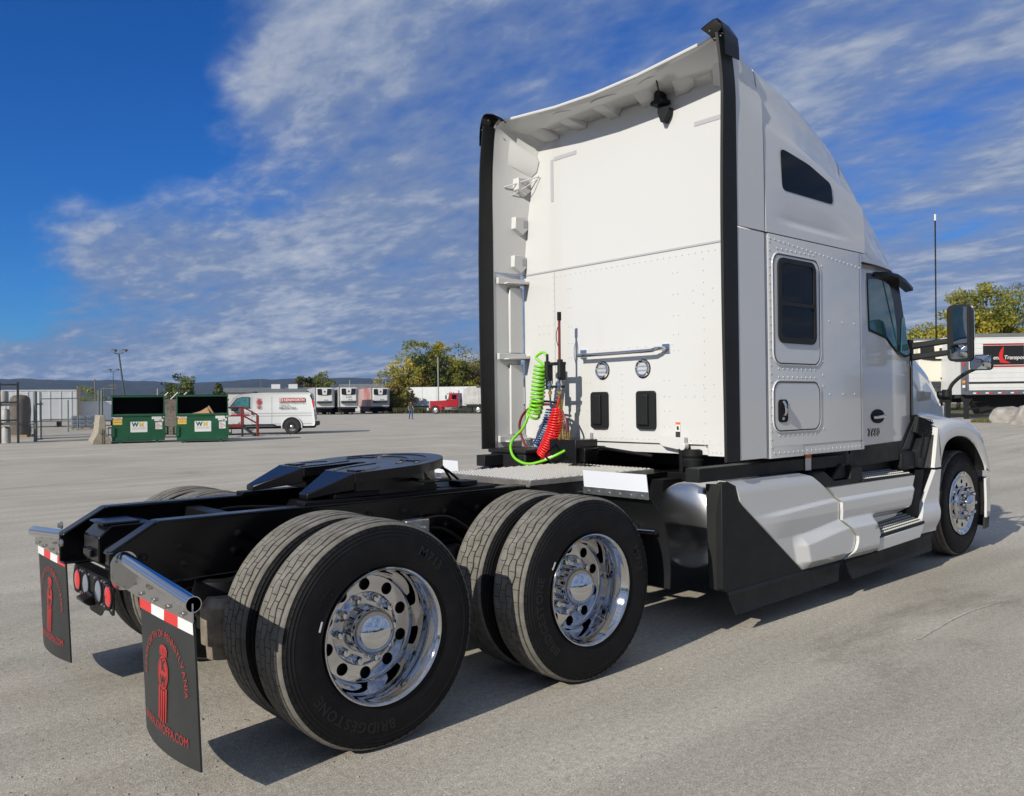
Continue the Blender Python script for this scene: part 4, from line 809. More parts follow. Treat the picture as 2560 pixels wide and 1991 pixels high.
# fender
def sp2(P, k=5): return [(p.x, p.y) for p in smooth_path([(a, b, 0) for a, b in P], k)]
outer_c = resamp(sp2([(5.853, 1.262), (6.0, 1.298), (6.2, 1.316), (6.4, 1.312), (6.55, 1.290), (6.75, 1.225), (6.882, 1.140), (6.98, 1.0), (7.04, .86), (7.055, .795)]), 32)
arch_c = resamp(sp2([(5.892, .905), (5.93, 1.0), (6.012, 1.10), (6.14, 1.145), (6.306, 1.160), (6.52, 1.135), (6.69, 1.07), (6.82, .97), (6.926, .858), (6.95, .80)]), 32)
inner_c = resamp([(5.55, -1.06, 1.405), (5.85, -1.03, 1.385), (6.2, -.97, 1.375), (6.5, -.92, 1.34), (6.8, -.87, 1.25), (7.0, -.84, 1.12), (7.15, -.82, .95), (7.2, -.82, .80)], 32)
for s in (-1, 1):
    m = MB(); L = []
    L.append([(a, -s*0+s*1.185, b-.0) for a, b in arch_c]); L.append([(a, s*1.200, b+.006) for a, b in arch_c]); L.append([(a, s*1.205, b+.03) for a, b in arch_c])
    L.append([(a+(c-a)*.45, s*1.207, b+(d-b)*.45) for (a, b), (c, d) in zip(arch_c, outer_c)]); L.append([(a+(c-a)*.80, s*1.203, b+(d-b)*.80) for (a, b), (c, d) in zip(arch_c, outer_c)])
    L.append([(c, s*1.190, d-.012) for c, d in outer_c]); L.append([(c-.002, s*1.165, d+.006) for c, d in outer_c])
    for t in (.35, .7, 1): L.append([(c+(q[0]-c)*t, s*1.165-s*(1.165+q[1])*t, d+.006+(q[2]-d-.006)*t**1.5) for (c, d), q in zip(outer_c, inner_c)])
    m.loft(L, False, False); fe = m.build('fender', 'white_paint', T, 45)
    m = MB(); m.loft([[(a, s*1.186, b) for a, b in arch_c], [(a, s*.62, b+.02) for a, b in arch_c]], False, False); m.build('wheel_arch_liner', 'matte_black', fe, 50)
    m = MB(); m.add([(5.853, s*1.165, 1.27), (5.853, s*1.19, 1.25), (5.77, s*1.2, .91), (5.89, s*1.2, .905), (5.893, s*1.2, .93)], [(0, 1, 2, 3, 4)]); m.hexa([(5.845, s*1.12, 1.27), (5.858, s*1.12, 1.27), (5.858, s*1.2, 1.25), (5.845, s*1.2, 1.25), (5.75, s*1.12, .90), (5.89, s*1.12, .90), (5.89, s*1.203, .90), (5.75, s*1.203, .90)])
    m.build('fender_rear_edge', 'white_paint', fe, 40)
    # bumper corner
    m = MB(); pl = [(7.03, s*1.16), (7.20, s*1.135), (7.34, s*.95), (7.42, s*.6), (7.45, 0)]; m.loft([[(x, y, .33) for x, y in pl], [(x+.012, y, .5) for x, y in pl], [(x, y, .715) for x, y in pl]], False, False); bp_ = m.build('bumper', 'white_paint', T, 50, solid=.02)
    m = MB(); m.loft([[(x-.02, y*.99, .215) for x, y in pl], [(x-.01, y*.995, .328) for x, y in pl]], False, False); m.build('air_dam', 'matte_black', bp_, solid=.02)
    m = MB(); [m.dome((7.07, s*1.163, z), (0, s, 0), .01, .006) for z in (.37, .52, .66)]; stuff(m.build('bumper_screws', 'bolt_steel', bp_))
    MB().box(6.98, 7.2, s*.75, s*1.08, .35, .95).build('bumper_carrier', 'satin_black', bp_, bevel=.01)
    q = MB(); q.grid(lambda i, j: (7.03+.13*i, s*(1.10-.22*i), .98+.22*j), 3, 3); q.build('headlamp', 'clear_lens', fe)
# vent panel between door and fender
def a6y(p, y): h = hitp(*A6(*p), (0, y, 0), (0, 1, 0)); return (h.x, h.z)
m = MB(); m.prism([a6y(p, -1.15) for p in ((730, 150), (868, 208), (884, 250), (800, 628), (722, 625), (706, 470), (760, 330), (700, 300))], 'y', -1.15, -1.10); vt = m.build('fender_vent', 'matte_black', T, bevel=.006)
q = MB()
for r_ in range(9):
    for c_ in range(6):
        px, py = 742+c_*20+(10 if r_ % 2 else 0)-r_*1.0, 178+r_*17+c_*4
        if px > 848: continue
        x, z = a6y((px, py), -1.15); q.tube([(x+.022*math.cos(R(60*k)), -1.152, z+.016*math.sin(R(60*k))) for k in range(6)], .0035, 4, closed=True)
for r_ in range(16):
    x, z = a6y((790-r_*2.2, 350+r_*12), -1.15); q.box(x-.03, x+.04, -1.158, -1.15, z-.004, z+.004)
stuff(q.build('vent_mesh', 'satin_black', vt))
m = MB(); m.prism([a6y(p, -1.17) for p in ((884, 250), (916, 246), (836, 628), (800, 628))], 'y', -1.17, -1.10); m.build('vent_border', 'flap_rubber', vt, bevel=.004)
m = MB(); m.prism([a6y(p, -1.12) for p in ((700, 170), (722, 160), (640, 455), (585, 455))], 'y', -1.12, -1.06); m.build('cowl_blade', 'flap_rubber', vt, bevel=.004)
m = MB(); m.box(5.28, 5.56, -1.13, -.95, .90, 1.06); m.build('battery_cover', 'matte_black', T, bevel=.03, seg=3)
m = MB(); m.box(4.4, 5.70, -1.02, -.95, .33, 1.10); m.prism([a6y(p, -1.06) for p in ((690, 640), (780, 640), (720, 1075), (600, 1060), (640, 900))], 'y', -1.06, -1.0); m.build('step_well', 'matte_black', T, bevel=.006)

# ---------------------------------------------------------------- side fairings
def panel(zs, xl, xr, yf, name, mt, par, nx=28, sgn=1, smooth=50):
    m = MB(); rows = []
    for z in zs:
        a, b = lin(xl, z), lin(xr, z); rows.append([(a+(b-a)*i/nx, sgn*yf(a+(b-a)*i/nx, z), z) for i in range(nx+1)])
    m.loft(rows, False, False)
    m.loft([[rows[0][i] for i in range(nx+1)], [(x, y*.97, z) for x, y, z in rows[0]]], False, False); m.loft([rows[-1], [(x, y*.97, z) for x, y, z in rows[-1]]], False, False)
    for k in (0, nx): m.loft([[r[k] for r in rows], [(r[k][0], r[k][1]*.97, r[k][2]) for r in rows]], False, False)
    return m.build(name, mt, par, smooth)
def yskirt(x, z):
    top = .560+.060*sst(3.4, 4.15, x); xs_ = 3.40-.30*(z-.45)
    b = min(1, max(0, (x-xs_)/.11))*min(1, max(0, (top-z)/.075+.0))*min(1, max(0, (z-.305)/.06))
    zc = .705+.03*sst(3.0, 4.0, x); c1 = .020*min(1, max(0, (zc+.045-z)/.026))*sst(2.85, 3.3, x)*min(1, max(0, (z-.56)/.12))
    return -1.190-.054*b-c1-.012*(1-sst(.9, 1.0, z))
seam = [(.30, 4.05), (.33, 4.07), (.379, 4.150), (.43, 4.182), (.477, 4.185), (.53, 4.12), (.608, 4.022), (.70, 4.006), (.746, 4.004), (.80, 3.94), (.85, 3.868), (.90, 3.78), (.962, 3.668), (.985, 3.56), (1.0, 3.46)]
zz = [.305+.69*i/90 for i in range(91)]
for s in (1, -1):
    sk = panel(zz, [(.30, 3.515), (.33, 3.472), (.82, 2.79), (.86, 2.745), (.967, 2.70), (1.0, 2.60)], seam, yskirt, 'tank_fairing', 'white_paint', T, nx=70, sgn=s, smooth=30)
    m = MB(); bl = [(2.548, .988), (2.61, 1.0), (2.705, .965), (2.74, .862), (2.785, .822), (3.505, .305), (3.5, .292), (2.587, .286), (2.545, .31)]; m.prism(bl, 'y', s*-1.196, s*-1.15); m.hexa([(2.548, s*-1.19, .988), (2.56, s*-1.19, .988), (2.53, s*-1.09, .985), (2.52, s*-1.09, .985), (2.587, s*-1.19, .287), (2.60, s*-1.19, .287), (2.55, s*-1.09, .30), (2.54, s*-1.09, .30)]); m.box(2.40, 4.4, s*-1.13, s*-1.02, 1.0, 1.09)
    m.build('fairing_end_panel', 'matte_black', T, bevel=.008)
    m = MB(); m.hexa([(2.60, s*-1.0, 1.0), (3.5, s*-1.0, .995), (3.5, s*-1.19, .992), (2.60, s*-1.19, .997), (2.6, s*-1.0, 1.004), (3.5, s*-1.0, .999), (3.5, s*-1.19, .996), (2.6, s*-1.19, 1.001)]); m.hexa([(3.5, s*-1.0, .985), (3.66, s*-1.0, .96), (3.66, s*-1.17, .958), (3.5, s*-1.19, .99), (3.5, s*-1.0, .99), (3.66, s*-1.0, .965), (3.66, s*-1.17, .963), (3.5, s*-1.19, .995)]); m.build('fairing_top', 'white_paint', sk)
    z2 = [.44+.425*i/60 for i in range(61)]
    s2 = [(z, x+.014) for z, x in seam]
    sp_ = panel(z2, s2, [(.43, 4.535), (.505, 4.60), (.506, 4.64), (.53, 5.085), (.62, 5.18), (.70, 5.20), (.80, 5.255), (.87, 5.29)], lambda x, z: yskirt(x, z)-.022-.006*sst(4.6, 5.2, x)+.13*sst(.63, .54, z)*sst(4.50, 4.66, x+.6*(z-.53)), 'step_fairing', 'white_paint', T, nx=70, sgn=s, smooth=30)
    z3 = [.31+.13*i/8 for i in range(9)]
    panel(z3, s2, [(.30, 4.52), (.44, 4.535)], lambda x, z: yskirt(x, z)-.022, 'lower_fairing', 'white_paint', sp_, nx=8, sgn=s)
    m = MB(); m.prism([(4.545, .315), (4.53, .415), (5.40, .445), (5.30, .335)], 'y', s*-1.262, s*-1.15); m.build('step_valance', 'white_paint', sp_, bevel=.008)
    for nm, A_, B_, C_, D_ in (('lower_step', (4.53, 1.262, .440), (5.395, 1.262, .468), (5.33, 1.07, .535), (4.62, 1.07, .508)), ('upper_step', (4.42, 1.205, .885), (5.31, 1.205, .878), (5.24, .90, .925), (4.50, .90, .932))):
        V = lambda p, dz=0: (p[0], s*-p[1], p[2]+dz); m = MB(); m.hexa([V(A_, -.022), V(B_, -.022), V(C_, -.03), V(D_, -.03), V(A_), V(B_), V(C_), V(D_)]); stp = m.build(nm, 'matte_black', T, bevel=.004); q = MB()
        for i in range(24):
            for j in range(6):
                a, b = (i+.5)/24, (j+.6)/6.4; pA = Vector(V(A_)).lerp(Vector(V(B_)), a); pB = Vector(V(D_)).lerp(Vector(V(C_)), a); q.dome(pA.lerp(pB, b), (0, s*-.3, 1), .0125, .008, 6)
        stuff(q.build('step_tread', 'tread_plate', stp))
    m = MB(); m.prism([(4.55, .45), (4.66, .535), (5.08, .555), (5.12, .46)], 'y', s*-1.06, s*-1.02); m.build('step_back', 'satin_black', sp_)
    m = MB(); m.prism([(3.66, .97), (3.74, .985), (3.86, .985), (4.02, .90), (4.26, .90), (4.27, 1.0), (4.44, .985), (4.46, .872), (4.35, .866), (3.88, .858)], 'y', s*-1.19, s*-1.0); m.prism([(4.02, .90), (4.18, 1.02), (4.24, 1.02), (4.28, .9)], 'y', s*-1.15, s*-1.05); m.build('filler_shroud', 'matte_black', T, bevel=.014)
    fx = panel([.345+.535*i/16 for i in range(17)], [(.34, 5.33), (.42, 5.37), (.475, 5.405), (.50, 5.415), (.88, 5.765)], [(.34, 5.752), (.88, 5.885)], lambda x, z: -1.205-.03*sst(.62, .5, z)*sst(.36, .46, z), 'fender_extension', 'white_paint', T, nx=10, sgn=s)
    for pts in ([(2.60, .282), (4.05, .298), (3.96, .160), (2.65, .135)], [(4.10, .292), (5.68, .338), (5.60, .185), (4.19, .142)]):
        a, b, c, d = pts; m = MB(); P = lambda p, y: (p[0], s*-y, p[1]); mid = lambda p, q, t: (p[0]+(q[0]-p[0])*t, p[1]+(q[1]-p[1])*t)
        m.loft([[P(a, 1.19), P(b, 1.19)], [P(mid(a, d, .12), 1.205), P(mid(b, c, .12), 1.205)], [P(mid(a, d, .3), 1.20), P(mid(b, c, .3), 1.20)], [P(d, 1.225), P(c, 1.225)]], False, False); m.build('skirt_flap', 'matte_black', T, 30, solid=.012)
    # fuel tank
    m = MB(); pr0 = [(.0001, -.055), (.08, -.053), (.16, -.045), (.23, -.028), (.27, -.008), (.285, .008), (.289, .02), (.289, 1.5), (.27, 1.52), (.0001, 1.53)]; m.lathe(pr0, (2.585, s*-.885, .69), 'x', 64); ft = m.build('fuel_tank', 'tank_aluminium', T, 40)
    [MB().lathe([(.290, x), (.294, x+.001), (.294, x+.05), (.290, x+.051)], (2.585, s*-.885, .69), 'x', 64).build('tank_strap', 'stainless', ft) for x in (.35, 1.1)]
q = MB(); q.add(*place(shape([(-.04, -.06), (.04, -.06), (.04, .06), (-.04, .06)], (), .002), (3.72, -1.135, 1.06), (1, 0, 0), (0, 0, 1))); q.build('sill_sticker', 'label_white', T)
q = MB(); q.add(*place(shape([(-.04, .03), (.04, .03), (.04, .06), (-.04, .06)], (), .002), (3.72, -1.138, 1.06), (1, 0, 0), (0, 0, 1))); q.build('sticker_header', 'label_orange', T)
MB().box(2.75, 5.5, -.56, .56, .40, .96).build('underbody_block', 'satin_black', T)  # added solid block in place of underbody parts, keeps light from under the truck

# ---------------------------------------------------------------- mirrors and antenna
m = MB(); rg = []
for x, k in ((5.60, 1.0), (5.66, 1.0), (5.70, .93), (5.725, .80)):
    pl = rrect(-.092*k, .092*k, -.242*k, .242*k, .045*k); rg.append([(x+.015*(b/.24)**2*0, -1.475+a, 2.075+b) for a, b in pl])
m.loft(rg, True, True); mi = m.build('door_mirror', 'matte_black', T, 40, bevel=.004)
m = MB(); rg = []
for x, k in ((5.675, 1.012), (5.705, .95), (5.735, .82), (5.745, .6)): rg.append([(x, -1.480+a, 2.075+b) for a, b in rrect(-.094*k, .094*k, -.244*k, .244*k, .045*k)])
m.loft(rg, True, True); m.build('mirror_shell', 'chrome', mi, 50)
def mg(z0, z1, bow, name):
    m = MB(); m.grid(lambda i, j: (5.597-bow*(1-(2*i-1)**2)*(1-(2*j-1)**2)+.012*(i-.5), -1.475-.075+.15*i, z0+(z1-z0)*j), 10, 10); m.build(name, 'mirror_glass', mi, 60)
mg(1.985, 2.295, .001, 'flat_mirror'); mg(1.853, 1.972, .02, 'convex_mirror')
for z0, z1 in ((1.985, 2.015), (1.885, 1.915)):
    m = MB(); m.hexa([(5.56, -1.06, z0-.03), (5.66, -1.06, z0-.03), (5.67, -1.40, z1-.022), (5.61, -1.40, z1-.022), (5.56, -1.06, z0+.025), (5.66, -1.06, z0+.025), (5.67, -1.40, z1+.022), (5.61, -1.40, z1+.022)]); m.build('mirror_arm', 'matte_black', mi, bevel=.008)
q = MB(); q.box(5.52, 5.60, -1.10, -1.055, 1.85, 2.04); q.build('mirror_mount', 'matte_black', mi, bevel=.01)
q = MB(); q.tube([(5.62, -1.285, 2.02), (5.62, -1.29, 3.08)], .0065, 8); an = q.build('antenna', 'satin_black', T)
q = MB(); q.cyl((5.62, -1.29, 3.07), (5.62, -1.29, 3.125), .008, n=8); q.build('antenna_tip', 'label_white', an)
q = MB(); [q.dome((5.614, -1.288, 2.15+.085*k), (-1, 0, 0), .004, .003) for k in range(11)]; stuff(q.build('antenna_glints', 'chrome', an))
q = MB(); q.box(5.60, 5.64, -1.31, -1.265, 1.985, 2.03); q.build('antenna_base', 'matte_black', an)
m = MB(); rg = []
for x, k in ((6.60, 1.0), (6.63, 1.0), (6.665, .85), (6.68, .5)): rg.append([(x, -1.292+a, 1.853+b) for a, b in rrect(-.10*k, .10*k, -.075*k, .075*k, .035*k)])
m.loft(rg, True, True); hm = m.build('hood_mirror', 'matte_black', T, 50, bevel=.003)
q = MB(); q.grid(lambda i, j: (6.597-.022*(1-(2*i-1)**2)*(1-(2*j-1)**2), -1.292-.090+.18*i, 1.853-.065+.13*j), 12, 8); q.build('mirror_glass', 'mirror_glass', hm, 60)
q = MB(); q.tube(smooth_path([(6.6, -.90, 1.545), (6.6, -.97, 1.56), (6.61, -1.0, 1.60), (6.62, -1.03, 1.66), (6.63, -1.12, 1.74), (6.635, -1.24, 1.80)]), [.04]*4+[.03]*6+[.018]*21, 10); q.cyl((6.6, -.98, 1.50), (6.6, -.98, 1.60), .045, n=14); q.build('mirror_stalk', 'matte_black', hm)
# ================================================================ the yard around the truck
mat('dumpster_green', (.010, .105, .045), .42, col2=(.016, .075, .035), vscale=3, rvar=.08)
mat('dumpster_inside', (.008, .009, .009), .8)
mat('rust_edge', (.10, .09, .06), .8, var=.5, vscale=9)
mat('yellow_print', (.72, .50, .10), .5)
mat('wm_green', (.01, .10, .05), .5)
mat('cardboard', (.45, .28, .14), .8, var=.15)
mat('concrete', (.40, .36, .28), .9, col2=(.25, .22, .17), vscale=3, bump=.3, bscale=30)
mat('old_concrete', (.24, .21, .17), .9, col2=(.14, .12, .10), vscale=5, bump=.3, bscale=30)
mat('van_white', (.68, .70, .70), .25, coat=.5)
mat('tyre_far', (.03, .03, .03), .7)
mat('wheel_grey', (.55, .55, .55), .3, .8)
mat('dark_steel', (.035, .04, .045), .5, var=.2)
mat('fence_steel', (.16, .19, .19), .5, .3)
mat('wire', (.22, .23, .23), .5, .5)
mat('stair_red', (.20, .022, .018), .5, var=.25, vscale=4)
mat('container_white', (.70, .72, .72), .5, var=.05, vscale=2)
mat('trailer_white', (.66, .67, .66), .4, var=.04, vscale=1.5)
mat('trailer_dirty_shade', (.48, .49, .48), .5, col2=(.34, .33, .31), vscale=1.2)  # dull grey: dirt on the drums, painted-in shade on the reefer sides
mat('trailer_cream', (.70, .68, .58), .5)
mat('chassis_dark', (.012, .012, .013), .7)
mat('reefer_black', (.014, .014, .015), .45)
mat('truck_red', (.30, .008, .010), .2, coat=.6)
mat('shrink_wrap', (.20, .24, .29), .25, col2=(.13, .16, .20), vscale=6)
mat('pallet_wood', (.32, .22, .12), .85)
mat('wrap_brown', (.15, .125, .105), .7, col2=(.09, .08, .07), vscale=2.5)
mat('pole_wood', (.16, .14, .12), .9)
mat('pole_pale', (.34, .33, .31), .8)
mat('pole_steel', (.06, .065, .07), .5)
mat('roof_grey', (.16, .17, .17), .8, var=.15, vscale=.8)
mat('house_siding', (.62, .61, .57), .7)
mat('house_dark', (.05, .05, .05), .6)
mat('rock', (.40, .38, .34), .9, col2=(.24, .22, .20), vscale=2.5, bump=.5, bscale=8)
mat('shirt_grey', (.045, .042, .048), .9); mat('jeans', (.035, .085, .20), .9); mat('skin', (.42, .24, .17), .6); mat('hair', (.012, .010, .009), .8); mat('shoe', (.02, .02, .02), .7)
mat('amber_lens', (.75, .30, .02), .3)
LEAF = {}
for nm, c in dict(leaf_olive=(.27, .26, .040), leaf_green=(.155, .185, .036), leaf_yellow=(.50, .41, .055), leaf_dark=(.045, .066, .022), leaf_rust=(.22, .14, .04)).items():
    m_ = mat(nm, c, .6, var=.3, vscale=.8, trans=0.); LEAF[nm] = m_
    nt_ = m_.node_tree; b_ = nt_.nodes['Principled BSDF']; tl = nt_.nodes.new('ShaderNodeBsdfTranslucent'); mx_ = nt_.nodes.new('ShaderNodeMixShader'); mx_.inputs[0].default_value = .38
    tl.inputs[0].default_value = (min(1, c[0]*1.6), min(1, c[1]*1.6), c[2]*1.2, 1); nt_.links.new(b_.outputs[0], mx_.inputs[1]); nt_.links.new(tl.outputs[0], mx_.inputs[2]); nt_.links.new(mx_.outputs[0], nt_.nodes['Material Output'].inputs[0])
mat('bark', (.075, .058, .045), .95, var=.3, vscale=3)
mat('grass_green', (.085, .10, .028), .9, col2=(.15, .125, .05), vscale=.9)
mat('weed', (.085, .075, .030), .9, col2=(.05, .06, .02), vscale=1.5)
mat('hill_wood', (.014, .026, .018), .95, col2=(.055, .055, .030), vscale=.028, vdet=8)

def loc(u, d): return G(u, d)
def small_wheel(par, x, y, r, w, out=-1, rimr=.55):
    q = MB(); q.lathe([(r*.6, 0), (r*.9, 0), (r, w*.15), (r, w*.85), (r*.9, w), (r*.6, w)], (x, y-(w if out < 0 else 0)*0, r), 'y', 28); t = q.build('wheel', 'tyre_far', par, 40)
    q = MB(); yy = y if out < 0 else y+w; k = 1 if out < 0 else -1
    q.lathe([(r*.62, k*.0), (r*.58, k*.03), (r*.5, k*.06), (r*.3, k*.05), (r*.2, k*.01), (.0001, k*.0)], (x, yy, r), 'y', 24); q.build('rim', 'wheel_grey', t, 40)
    return t

# --- green dumpsters
def dumpster(u, d, label, rot=0):
    t = thing('dumpster', label, 'dumpster', loc(u, d), RZ(u)+rot, 'green dumpsters by the fence'); W = 1.0
    z0, zf, zb, dp = .10, 1.16, 1.93, 1.55
    m = MB(); m.box(-W, W, 0, .012, z0, zf); m.box(-W, W, dp-.012, dp, z0, zb); m.box(-W, W, 0, dp, z0, z0+.02)
    for s in (-1, 1): m.prism([(0, z0), (0, zf), (.24, zb), (dp, zb), (dp, z0)], 'x', s*W, s*(W-.014))
    m.build('bin_body', ['dumpster_green'], t, 0)
    m = MB(); m.box(-W+.02, W-.02, dp-.03, dp-.016, z0+.02, zb-.02); m.box(-W+.02, W-.02, .02, dp-.03, .6, .62)
    for s in (-1, 1): m.prism([(.02, z0+.03), (.02, zf), (.25, zb-.02), (dp-.03, zb-.02), (dp-.03, z0+.03)], 'x', s*(W-.018), s*(W-.028))
    m.build('bin_lining', 'dumpster_inside', t, 0)
    m = MB(); m.box(-W-.03, W+.03, -.035, .05, zf-.05, zf+.03); m.build('front_rim', 'dumpster_green', t, bevel=.008)
    m = MB(); m.box(-W+.1, W-.05, -.02, .03, zf+.03, zf+.045); m.build('worn_rim_edge', 'rust_edge', t)
    m = MB(); m.box(-W-.02, W+.02, .22, .27, zb-.03, zb+.03); m.build('top_bar', 'dumpster_green', t)
    for s in (-1, 1):
        m = MB(); m.hexa([(s*(W+.02), -.02, zf), (s*(W-.03), -.02, zf), (s*(W-.03), .04, zf), (s*(W+.02), .04, zf), (s*(W+.005), .21, zb), (s*(W-.03), .21, zb), (s*(W-.03), .27, zb), (s*(W+.005), .27, zb)]); m.build('side_rim', 'dumpster_green', t)
        m = MB(); x0 = s*(W+.14) if s > 0 else -W-.14; m.box(min(s*W, s*(W+.14)), max(s*W, s*(W+.14)), .05, 1.2, .34, .36); m.box(min(s*W, s*(W+.14)), max(s*W, s*(W+.14)), .05, 1.2, .64, .66); m.box(min(s*(W+.13), s*(W+.15)), max(s*(W+.13), s*(W+.15)), .05, 1.2, .34, .66); m.build('fork_pocket', 'dumpster_green', t)
        m = MB(); m.prism([(s*(W-.10), .30), (s*(W+.0), .26), (s*(W+.03), .26), (s*(W+.03), .70), (s*(W-.0), .70), (s*(W-.10), .66)], 'y', -.05, .0); m.build('pocket_guide', 'dumpster_green', t, bevel=.006)
        m = MB(); m.box(s*.70-.05, s*.70+.05, .02, .25, 0, .11); m.build('skid_foot', 'dumpster_green', t)
    m = MB(); m.box(-W+.01, W-.01, .25, dp+.02, zb+.004, zb+.05); m.build('plastic_lid', 'dumpster_inside', t)
    def dec(x0, x1, zz0, zz1, mt, nm, off=.004):
        q = MB(); q.add(*place(shape(rrect(x0, x1, zz0, zz1, .012), (), .003), (0, -off, 0), (1, 0, 0), (0, 0, 1))); return q.build(nm, mt, t)
    def wr(s, x, z, size, mt, nm, off=.007, bold=0.): q = MB(); q.add(*place(text(s, size, .0005, bold=bold), (x, -off, z), (1, 0, 0), (0, 0, 1))); return q.build(nm, mt, t, 0)
    dec(-.31, .33, .45, .885, 'label_white', 'company_sign'); wr('W', -.25, .69, .23, 'wm_green', 'sign_letter', bold=.012); wr('M', .02, .69, .23, 'yellow_print', 'sign_letter', bold=.012); wr('800.634.4585', -.245, .57, .095, 'grey_strip', 'sign_number'); dec(-.22, .24, .665, .672, 'grey_strip', 'sign_rule', .006)
    dec(-.96, -.62, .77, 1.0, 'yellow_print', 'warning_label'); dec(-.95, -.63, .955, .985, 'label_orange', 'label_band', .006); dec(-.95, -.63, .855, .868, 'seam_dark', 'label_band', .006); wr('!  !', -.86, .88, .09, 'seam_dark', 'label_symbols')
    dec(-.92, -.61, 1.01, 1.075, 'label_white', 'danger_label'); wr('DANGER', -.87, 1.025, .055, 'seam_dark', 'label_text'); dec(.50, .88, .98, 1.10, 'label_white', 'notice_label'); dec(.60, .78, .90, .975, 'label_white', 'small_label'); dec(.76, .95, .88, .98, 'label_white', 'number_label'); wr('2Y', .79, .89, .09, 'seam_dark', 'label_text', bold=.004)
    dec(.64, .90, .56, .85, 'label_white', 'red_notice')
    for k, s in enumerate(('NO', 'PUBLIC', 'DUMPING', 'VIOLATORS', 'FINED')): wr(s, .66, .80-.052*k, .048, 'print_red', 'notice_text')
    for s in (-1, 1): dec(s*.955-.03, s*.955+.03, 1.045, 1.095, 'label_white', 'corner_reflector')
    return t
dumpster(346, 35, 'green steel dumpster with worn rust-streaked front rim, beside the concrete barrier', .02)
dumpster(506, 35, 'green steel dumpster with cardboard sticking out, beside the red steps', -.015)
p = loc(506, 35); t = thing('cardboard_box', 'torn brown cardboard box lying in the open dumpster', 'box', (p.x, p.y, p.z+.95), RZ(506)-.015)
m = MB(); m.add([(-.62, .10, .20), (.30, .08, .22), (.18, .14, .50), (-.1, .16, .33)], [(0, 1, 2, 3)]); m.build('folded_flap', 'cardboard', t, 0, solid=.012)
m = MB(); m.add([(.05, .16, .22), (.22, .13, .56), (.26, .15, .57), (.46, .12, .22), (.38, .12, .22), (.20, .15, .48)], [(0, 1, 2, 3, 4, 5)]); m.build('box_panel', 'cardboard', t, 0, solid=.012)
m = MB(); m.box(-.7, .6, .15, .9, -.33, .20); m.build('box_base', 'cardboard', t)

# --- concrete barrier
p = loc(255, 34.3); t = thing('concrete_barrier', 'tan concrete traffic barrier standing end-on beside the dumpster', 'barrier', p, RZ(255)+.06)
m = MB(); m.prism([(-.36, 0), (-.36, .10), (-.17, .46), (-.10, 1.17), (.10, 1.17), (.15, .46), (.34, .10), (.34, 0)], 'y', 0, 3.0); m.build('barrier_block', 'concrete', t, bevel=.02)
m = MB(); m.cyl((.0, -.03, 0), (.0, -.03, .62), .014, n=8); m.build('drift_pin', 'dark_steel', t); m = MB(); m.tube([(-.06, 0, .42), (-.05, -.06, .42), (.05, -.06, .42), (.06, 0, .42)], .01, 6); m.build('lifting_eye', 'dark_steel', t)

# --- chain-link fence: posts, gate
def mesh_wires(m, x0, x1, z0, z1, y, step, r=.0035):
    H = z1-z0; W = x1-x0; k = -H
    while k < W:
        for s in (1, -1):
            a0, a1 = max(0, k), min(W, k+H)
            if a1 > a0:
                pz0, pz1 = (a0-k), (a1-k)
                A = (x0+a0, y, z0+pz0) if s > 0 else (x1-a0, y, z0+pz0); B = (x0+a1, y, z0+pz1) if s > 0 else (x1-a1, y, z0+pz1); m.tube([A, B], r, 3, False)
        k += step
pg_ = loc(88, 37.3)
t = thing('gate_post', 'thick dark steel post hanging the chain-link gate', 'post', pg_, RZ(88)); MB().cyl((0, 0, 0), (0, 0, 2.22), .075, n=16).build('post_tube', 'fence_steel', t)
for z in (.10, 1.64): MB().box(.05, .30, -.03, .03, z, z+.06).build('hinge', 'dark_steel', t)
t = thing('chain_link_gate', 'closed chain-link swing gate with wire strands above it', 'gate', loc(102, 37.3), RZ(170)); GW = 2.42
for x in (0, GW): MB().cyl((x, 0, .12), (x, 0, 2.2), .032, n=10).build('gate_upright', 'fence_steel', t)
for z in (.15, .97, 1.90): MB().cyl((0, 0, z), (GW, 0, z+.03), .022, n=8).build('gate_rail', 'fence_steel', t)
m = MB(); mesh_wires(m, .03, GW-.03, .15, 1.9, 0, .10); stuff(m.build('chain_link_mesh', 'wire', t, 0))
m = MB(); [m.tube([(0, 0, z), (GW, 0, z)], .005, 4) for z in (1.98, 2.06, 2.14)]; stuff(m.build('barbed_wire', 'wire', t, 0))
t = thing('chain_link_fence', 'chain-link fence panel running from the steel rack to the thick gate post', 'fence', loc(30, 37.3), RZ(60))
m = MB(); mesh_wires(m, 0, .98, .1, 1.95, 0, .10); stuff(m.build('chain_link_mesh', 'wire', t, 0)); MB().cyl((0, 0, .78), (.98, 0, .78), .02, n=8).build('fence_rail', 'fence_steel', t); m = MB(); [m.tube([(0, 0, z), (.98, 0, z)], .005, 4) for z in (1.98, 2.06, 2.14)]; stuff(m.build('barbed_wire', 'wire', t, 0))
for u, d, h, lb in ((246.5, 37, 2.25, 'slim grey fence post at the free end of the gate'), (254.5, 35.2, 2.2, 'galvanised pipe post standing behind the concrete barrier'), (170, 52, 1.95, 'thin yard fence post in front of the white container end'), (194, 55, 2.0, 'braced fence post behind the wrapped pallet')):
    o = MB().cyl((0, 0, 0), (0, 0, h), .042, n=12).build('fence_post', 'fence_steel'); o.location = loc(u, d); tag(o, lb, 'post')
